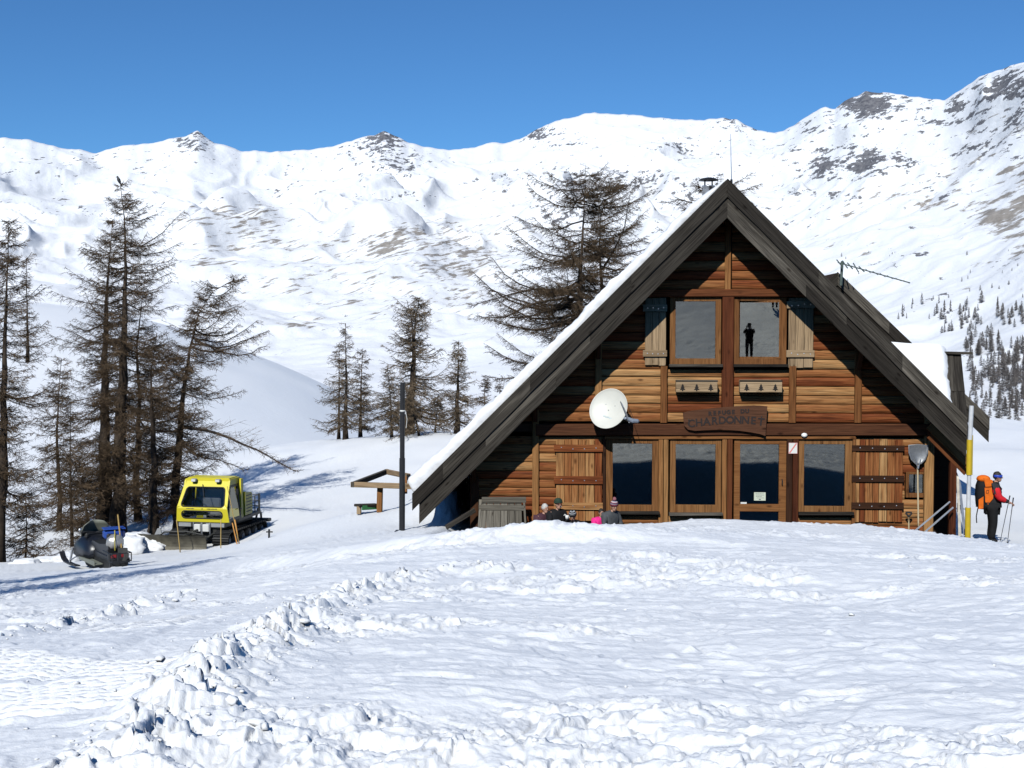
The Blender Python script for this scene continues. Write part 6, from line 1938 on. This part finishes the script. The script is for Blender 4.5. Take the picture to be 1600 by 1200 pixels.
def pack():
    o = root('backpack', tuple(WH @ Vector((-.22, 0, .95))), R(-8), 'large orange and black backpack worn by the walker', 'backpack')
    o.scale = (1.15, 1.12, 1.12)
    b = MB(); sec = [(.0, .10, .13), (.08, .15, .17), (.30, .17, .18), (.52, .16, .18), (.62, .13, .15), (.66, .07, .1)]
    vs_ = []; n = 14
    for z, a, c in sec:
        for k in range(n):
            t = 2 * math.pi * k / n; vs_.append((a * math.copysign(abs(math.cos(t)) ** .6, math.cos(t)), c * math.copysign(abs(math.sin(t)) ** .6, math.sin(t)), z - .08))
    fs = [(i * n + k, i * n + (k + 1) % n, (i + 1) * n + (k + 1) % n, (i + 1) * n + k) for i in range(len(sec) - 1) for k in range(n)] + [tuple(range(n)), tuple(reversed(range((len(sec) - 1) * n, len(sec) * n)))]
    b.add(vs_, fs); b.build('sack', BLKC, o, True)
    for sg in (-1, 1):
        q = MB()
        q.prism([(-.02, .64), (.16, .60), (.19, .46), (.02, .44)], sg * .175 - .02, sg * .175 + .02, 'XZ'); q.prism([(.0, .42), (.19, .43), (.18, .18), (.08, .04), (.02, .10)], sg * .185 - .02, sg * .185 + .02, 'XZ'); q.prism([(-.12, .14), (-.02, .22), (-.02, -.05), (-.12, -.07)], sg * .185 - .018, sg * .185 + .018, 'XZ')
        p_ = q.build('side_panel', ORA, o)
        MB().ring([(.03, sg * .21, .36), (.09, sg * .21, .37), (.09, sg * .21, .30), (.03, sg * .21, .29)], [(.04, sg * .21, .35), (.08, sg * .21, .36), (.08, sg * .21, .31), (.04, sg * .21, .30)]).build('emblem', BLKC, p_)
        st_ = MB(); st_.tube([(.12, sg * .12, .52), (.26, sg * .15, .54), (.36, sg * .14, .40), (.30, sg * .15, .18), (.12, sg * .15, .08)], .02, 6); st_.build('strap', BLKC, o)
    q = MB(); q.ball((0, 0, .60), (.15, .17, .09), 14, 8); q.build('lid', ORA, o, True)
    q = MB(); q.tube([(-.12, -.1, -.06), (-.15, -.1, -.25), (-.14, -.1, -.4)], .012, 5); q.build('loose_strap', BLKC, o)
pack()
for sd, lab in (('R', 'dark trekking pole in the near hand of the walker'), ('L', 'dark trekking pole in the far hand of the walker')):
    w_ = Jw['wr' + sd] + Vector((.075, 0, -.02))
    a_ = WH @ (w_ + Vector((.02, 0, .14))); b_ = WH @ Vector((w_.x - (.11 if sd == 'R' else .2), w_.y, 0)); b_.z = min(fw.z - .04, b_.z)
    tp = root('trekking_pole', tuple(b_), 0, lab, 'pole', 'trekking poles of the walker')
    put(MB().tube([a_, b_], [.010, .007], 6), 'shaft', M_IRON, tp); put(MB().tube([a_, a_.lerp(b_, .11)], [.017, .014], 8), 'grip', BLKC, tp)
    put(MB().lathe([(.005, 0), (.045, .004), (.005, .012)], 10, Matrix.Translation(b_.lerp(a_, .06))), 'basket', BLKC, tp)

# the people sitting on the terrace with their backs to the wall
BENCH_Y = 31.35
def seat_pose(lean=0, arms=0):
    d = dict(pelvis=(0, 0, .50), spine=(-.01 + lean * .2, 0, .68), chest=(.02 + lean * .5, 0, .90), neck=(.05 + lean * .8, 0, 1.07), headb=(.065 + lean * .95, 0, 1.15), head=(.085 + lean * 1.1, 0, 1.22),
             shL=(.02 + lean * .6, .19, 1.0), elL=(.12, .26, .74), wrL=(.34, .14, .70), shR=(.02 + lean * .6, -.19, 1.0), elR=(.12, -.26, .74), wrR=(.34, -.14, .70),
             hipL=(.06, .10, .50), knL=(.46, .12, .50), anL=(.46, .12, .10), toeL=(.62, .13, .05), hipR=(.06, -.10, .50), knR=(.46, -.12, .50), anR=(.46, -.12, .10), toeR=(.62, -.13, .05))
    return d
def bench_at(u0, u1):
    a_, b_ = at(u0, 800, BENCH_Y), at(u1, 800, BENCH_Y)
    o = root('terrace_bench', ((a_.x + b_.x) / 2, BENCH_Y, .4), 0, 'plain wooden bench along the hut wall under the seated people', 'bench')
    plank('seat', (a_.x, BENCH_Y, .84), (b_.x, BENCH_Y, .84), .36, .05, W_PALE, o)
    for x in (a_.x + .15, (a_.x + b_.x) / 2, b_.x - .15): plank('leg', (x, BENCH_Y, .38), (x, BENCH_Y, .815), .3, .06, W_PALE, o, up=(1, 0, 0))
bench_at(835, 985)
def seated(u, v_head, rz, label, P, lean=0, scale=1.0, dy=0, **kw):
    c = at(u, v_head, BENCH_Y + dy); J = seat_pose(lean); J.update(kw)
    top = J['head'][2] * scale + .12 * scale
    return person((c.x - 0.0, BENCH_Y + dy, c.z - top), rz, label, J, P, scale=scale)
GREYH = mat_plain('grey_hair', (.52, .50, .47), .75, 0, .25, 30, .4)
seated(847, 787, R(-52), 'seated person with grey hair and a dark jacket, farthest left on the terrace', dict(jacket=cloth('dark_red_coat', (.07, .03, .04)), trousers=CHAR, boots=BLKC, hair=GREYH), .05, .95)
r_, Mh2, J2 = seated(870, 780, R(-62), 'seated person in a black jacket, dark green beanie and sunglasses', dict(jacket=BLKC, trousers=CHAR, boots=BLKC, beanie=cloth('green_wool', (.025, .05, .035)), shades=mat_plain('dark_red_lens', (.08, .01, .008), .2)), 0, 1.0, dy=-.05)
lg = MB(); lg.prism([(0, 0), (.05, .015), (.075, 0), (.05, .035), (.02, .04)], -.006, .006, 'XZ'); lg = put(lg, 'chest_logo', M_WHITE, r_, WM[r_.name] @ Matrix.Translation((.178, .10, .95)) @ Matrix.Rotation(R(85), 4, 'Z'))
seated(897, 798, R(-100), 'seated person in a black jacket bent low beside the beanie wearer', dict(jacket=BLKC, trousers=CHAR, boots=BLKC, beanie=[BLKC, cloth('grey_wool', (.35, .36, .38))], face=(1, .0, -.5)), .10, .92, dy=-.12)
seated(938, 795, R(-70), 'seated child in a bright pink and white striped jacket', dict(jacket=cloth('pink_fabric', (.78, .03, .24)), trousers=CHAR, boots=BLKC, hair=HAIRB), .0, .80)
wool = [cloth('wool_maroon', (.16, .03, .05)), cloth('wool_pale', (.55, .45, .45)), cloth('wool_slate', (.12, .13, .20))]
seated(953, 783, R(-58), 'seated person in a striped bobble hat and grey jacket', dict(jacket=cloth('grey_jacket', (.075, .08, .085)), trousers=CHAR, boots=BLKC, beanie=wool, pompom=cloth('wool_rose', (.30, .12, .14)), face=(1, -.1, -.25)), .10, .95, dy=-.08)
mug = root('round_white_badge', tuple(at(886, 811, 31.0)), 0, 'small white round cup held in front of the beanie wearer', 'cup')
MB().lathe([(.02, 0), (.04, .0), (.045, .09), (.04, .09), (.036, .02), (.0, .02)], 14).build('bowl', M_WHITE, mug, True); MB().tube([(.043, 0, .07), (.075, 0, .055), (.043, 0, .025)], .006, 6).build('handle', M_WHITE, mug)

# ------------------------------------------------------------------ things leaning on the hut
def scoop():
    b = F(1431, 820, 31.75); t = F(1431, 722, 31.83)
    o = root('snow_shovel', tuple(b), 0, 'big aluminium snow shovel leaning upside down on the log wall', 'shovel')
    put(MB().tube([b, t], .020, 8), 'handle', mat_wood('ash_handle', [(.50, .38, .22), (.62, .5, .32)], 'Z', .75, .5), o)
    p = [(1416, 694), (1431, 692.5), (1447, 694), (1447, 706), (1443, 717), (1436, 724), (1427, 724), (1420, 717), (1416, 706)]
    pts = [F(u, v) for u, v in p]; cx = F(1431, 708)
    mb = MB(); n = len(pts)
    rims = [Vector((q_.x, 31.79, q_.z)) for q_ in pts]; mids = [Vector((cx.x + (q_.x - cx.x) * .82, 31.825, cx.z + (q_.z - cx.z) * .86)) for q_ in pts]
    vs_ = rims + mids + [Vector((cx.x, 31.832, cx.z))]
    mb.add(vs_, [(i, (i + 1) % n, n + (i + 1) % n, n + i) for i in range(n)] + [(n + i, n + (i + 1) % n, 2 * n) for i in range(n)])
    q = put(mb, 'scoop', mat_plain('brushed_aluminium', (.22, .225, .23), .45, .6, .12, 20), o, I4, True); md = q.modifiers.new('thick', 'SOLIDIFY'); md.thickness = .008
    sk_ = MB(); sk_.tube([F(1427, 716, 31.79), F(1431, 731, 31.78)], .014, 6); sk_.tube([F(1435, 716, 31.79), F(1431, 731, 31.78)], .014, 6); put(sk_, 'socket', M_STEEL, o)
scoop()
def spade():
    b = F(1416, 822, 31.7); t = F(1416, 806, 31.75)
    o = root('garden_spade', tuple(b), 0, 'short spade with a black D-grip stuck in the snow by the wall', 'spade')
    put(MB().tube([b - Vector((0, 0, .5)), t], .018, 8), 'shaft', mat_wood('ash_handle', [(.50, .38, .22), (.62, .5, .32)], 'Z', .75, .5), o)
    c = F(1416, 803, 31.75); q = [(c + Vector((.0, 0, -.03))), c + Vector((-.07, 0, .05)), c + Vector((-.065, 0, .075)), c + Vector((.065, 0, .075)), c + Vector((.07, 0, .05)), c + Vector((.0, 0, -.03))]
    put(MB().tube(q, .022, 7), 'grip', BLK, o)
    put(MB().box((b.x, b.y, b.z - .65), (.2, .02, .3)), 'blade', M_IRON, o)
spade()
# cellar hatch leaning against the wall
def hatch():
    o = root('wooden_hatch', tuple(at(786, 820, 31.3)), 0, 'grey weathered board hatch leaning against the left end of the wall', 'hatch')
    us = [748, 760, 771, 782, 793, 804, 815]
    for i, (a_, b_) in enumerate(zip(us[:-1], us[1:])):
        m0, m1 = (a_ + b_) / 2, (a_ + b_) / 2
        lo, hi = at(m0 + (m0 - 785) * .04, 840, 30.9), at(m1 + .0, 781, 31.62)
        plank('board', lo, hi, .035, (b_ - a_) / 63.5 - .008, W_GREYL, o, up=(1, 0, 0), seg=2, jit=.002)
    plank('ledge', at(748, 793, 31.40), at(819, 794, 31.40), .04, .13, W_GREYL, o); plank('ledge', at(753, 781, 31.52), at(822, 781, 31.52), .05, .14, W_GREYL, o)
    plank('side_board', at(822, 840, 31.0), at(819, 784, 31.6), .16, .05, W_GREYL, o, up=(1, 0, 0)); plank('side_board', at(747, 840, 31.0), at(752, 784, 31.6), .16, .05, W_GREYL, o, up=(1, 0, 0))
W_GREYL = mat_wood('grey_board', [(.07, .062, .05), (.14, .125, .10), (.21, .19, .155)], 'X', .4, .8)
hatch()
pb_ = plank('prop_board', at(697, 824, 31.2), at(742, 797, 31.6), .05, .12, W_GREY); tag(pb_, 'dark board propped from the snow to the left corner post', 'board')
M_ALU = mat_plain('aluminium_tube', (.62, .63, .64), .3, .6, .08)
for i, (a_, b_, lb) in enumerate(((at(1430, 829, 31.0), at(1484, 784, 31.5), 'upper slanting metal rail at the porch entrance'), (at(1444, 832, 30.8), at(1489, 793, 31.35), 'lower slanting metal rail at the porch entrance'))):
    o = put(MB().tube([a_, b_], .022, 8), 'hand_rail', M_ALU, None); tag(o, lb, 'rail', 'slanting rails at the porch')
def ski(a_, b_, w_, mat, label):
    a_ = Vector(a_); b_ = Vector(b_); M, l = frame_of(a_, b_, (0, 1, 0))
    o = root('ski', tuple(a_), 0, label, 'ski', 'skis leaning at the porch post')
    mb = MB(); n = 10; vs_ = []
    for i in range(n + 1):
        t = i / n; ww = w_ * (1 - .25 * math.sin(math.pi * t)) * (1 if t < .93 else .6 if t < .99 else .25); up_ = .06 * max(0, (t - .86) / .14) ** 2
        vs_ += [(l * t, -ww / 2, up_), (l * t, ww / 2, up_), (l * t, ww / 2, up_ + .014), (l * t, -ww / 2, up_ + .014)]
    fs = [(i * 4 + k, i * 4 + (k + 1) % 4, i * 4 + 4 + (k + 1) % 4, i * 4 + 4 + k) for i in range(n) for k in range(4)] + [(0, 1, 2, 3), (4 * n, 4 * n + 1, 4 * n + 2, 4 * n + 3)]
    mb.add(vs_, fs); put(mb, 'blade', mat, o, M)
    put(MB().box((l * .45, 0, .04), (.22, .06, .05), ch=.01), 'binding', BLK, o, M)
ski(at(1500, 838, 31.4), at(1496, 738, 31.75), .075, mat_plain('ski_pale', (.55, .50, .42), .4), 'pale ski leaning at the porch post, left one')
ski(at(1508, 836, 31.3), at(1498, 745, 31.8), .08, mat_plain('ski_dark', (.16, .18, .22), .4), 'dark ski leaning at the porch post, right one')
# chairs and a table just inside the glass
def chair(u, label, v=776):
    c = F(u, v); o = root('wooden_chair', (c.x, 32.75, .4), 0, label, 'chair', 'chairs inside the windows')
    for sx in (-1, 1):
        plank('leg', (c.x + sx * .19, 32.45, .39), (c.x + sx * .19, 32.45, c.z + .12), .04, .045, W_HONEY, o, up=(1, 0, 0)); plank('leg', (c.x + sx * .18, 32.9, .39), (c.x + sx * .18, 32.9, .85), .04, .04, W_HONEY, o, up=(1, 0, 0))
    plank('back_rail', (c.x - .20, 32.45, c.z), (c.x + .20, 32.45, c.z), .03, .12, W_HONEY, o); plank('back_rail', (c.x - .19, 32.45, c.z - .25), (c.x + .19, 32.45, c.z - .25), .03, .06, W_HONEY, o)
    MB().box((0, -.07, .45), (.42, .46, .04), ch=.01).build('seat', W_HONEY, o)
chair(1001, 'wooden chair back seen through the leftmost ground floor window', 784); chair(1084, 'wooden chair back seen through the second ground floor window', 784)
# ---------------------------------------------------------------- walkers on the slope behind the photographer, who show in the upper window
JP = pose(elL=(.22, .24, 1.30), wrL=(.30, .09, 1.52), elR=(.22, -.24, 1.30), wrR=(.30, -.09, 1.52), head=(.05, 0, 1.63), headb=(.03, 0, 1.55))
zp = gz(0, -.55)
person((-.05, -.55, zp), R(90), 'person in dark clothes taking the photograph, mirrored in the right upper window', JP, dict(jacket=cloth('brown_black', (.03, .022, .018)), trousers=BLKC, boots=BLKC, beanie=BLKC, handL=(.2, 0, 1), handR=(.2, 0, 1), face=(1, 0, 0), long=1))
for i, (dx, dy) in enumerate(((.25, 0), (-.25, .6))):
    x = dx + .15; y = -12.5 - dy
    person((x, y, gz(x, y)), R(90), ('left' if i else 'right') + ' one of two dark walkers mirrored at the top of the upper window', STAND, dict(jacket=BLKC, trousers=BLKC, boots=BLKC, beanie=BLKC), group='walkers mirrored in the window')
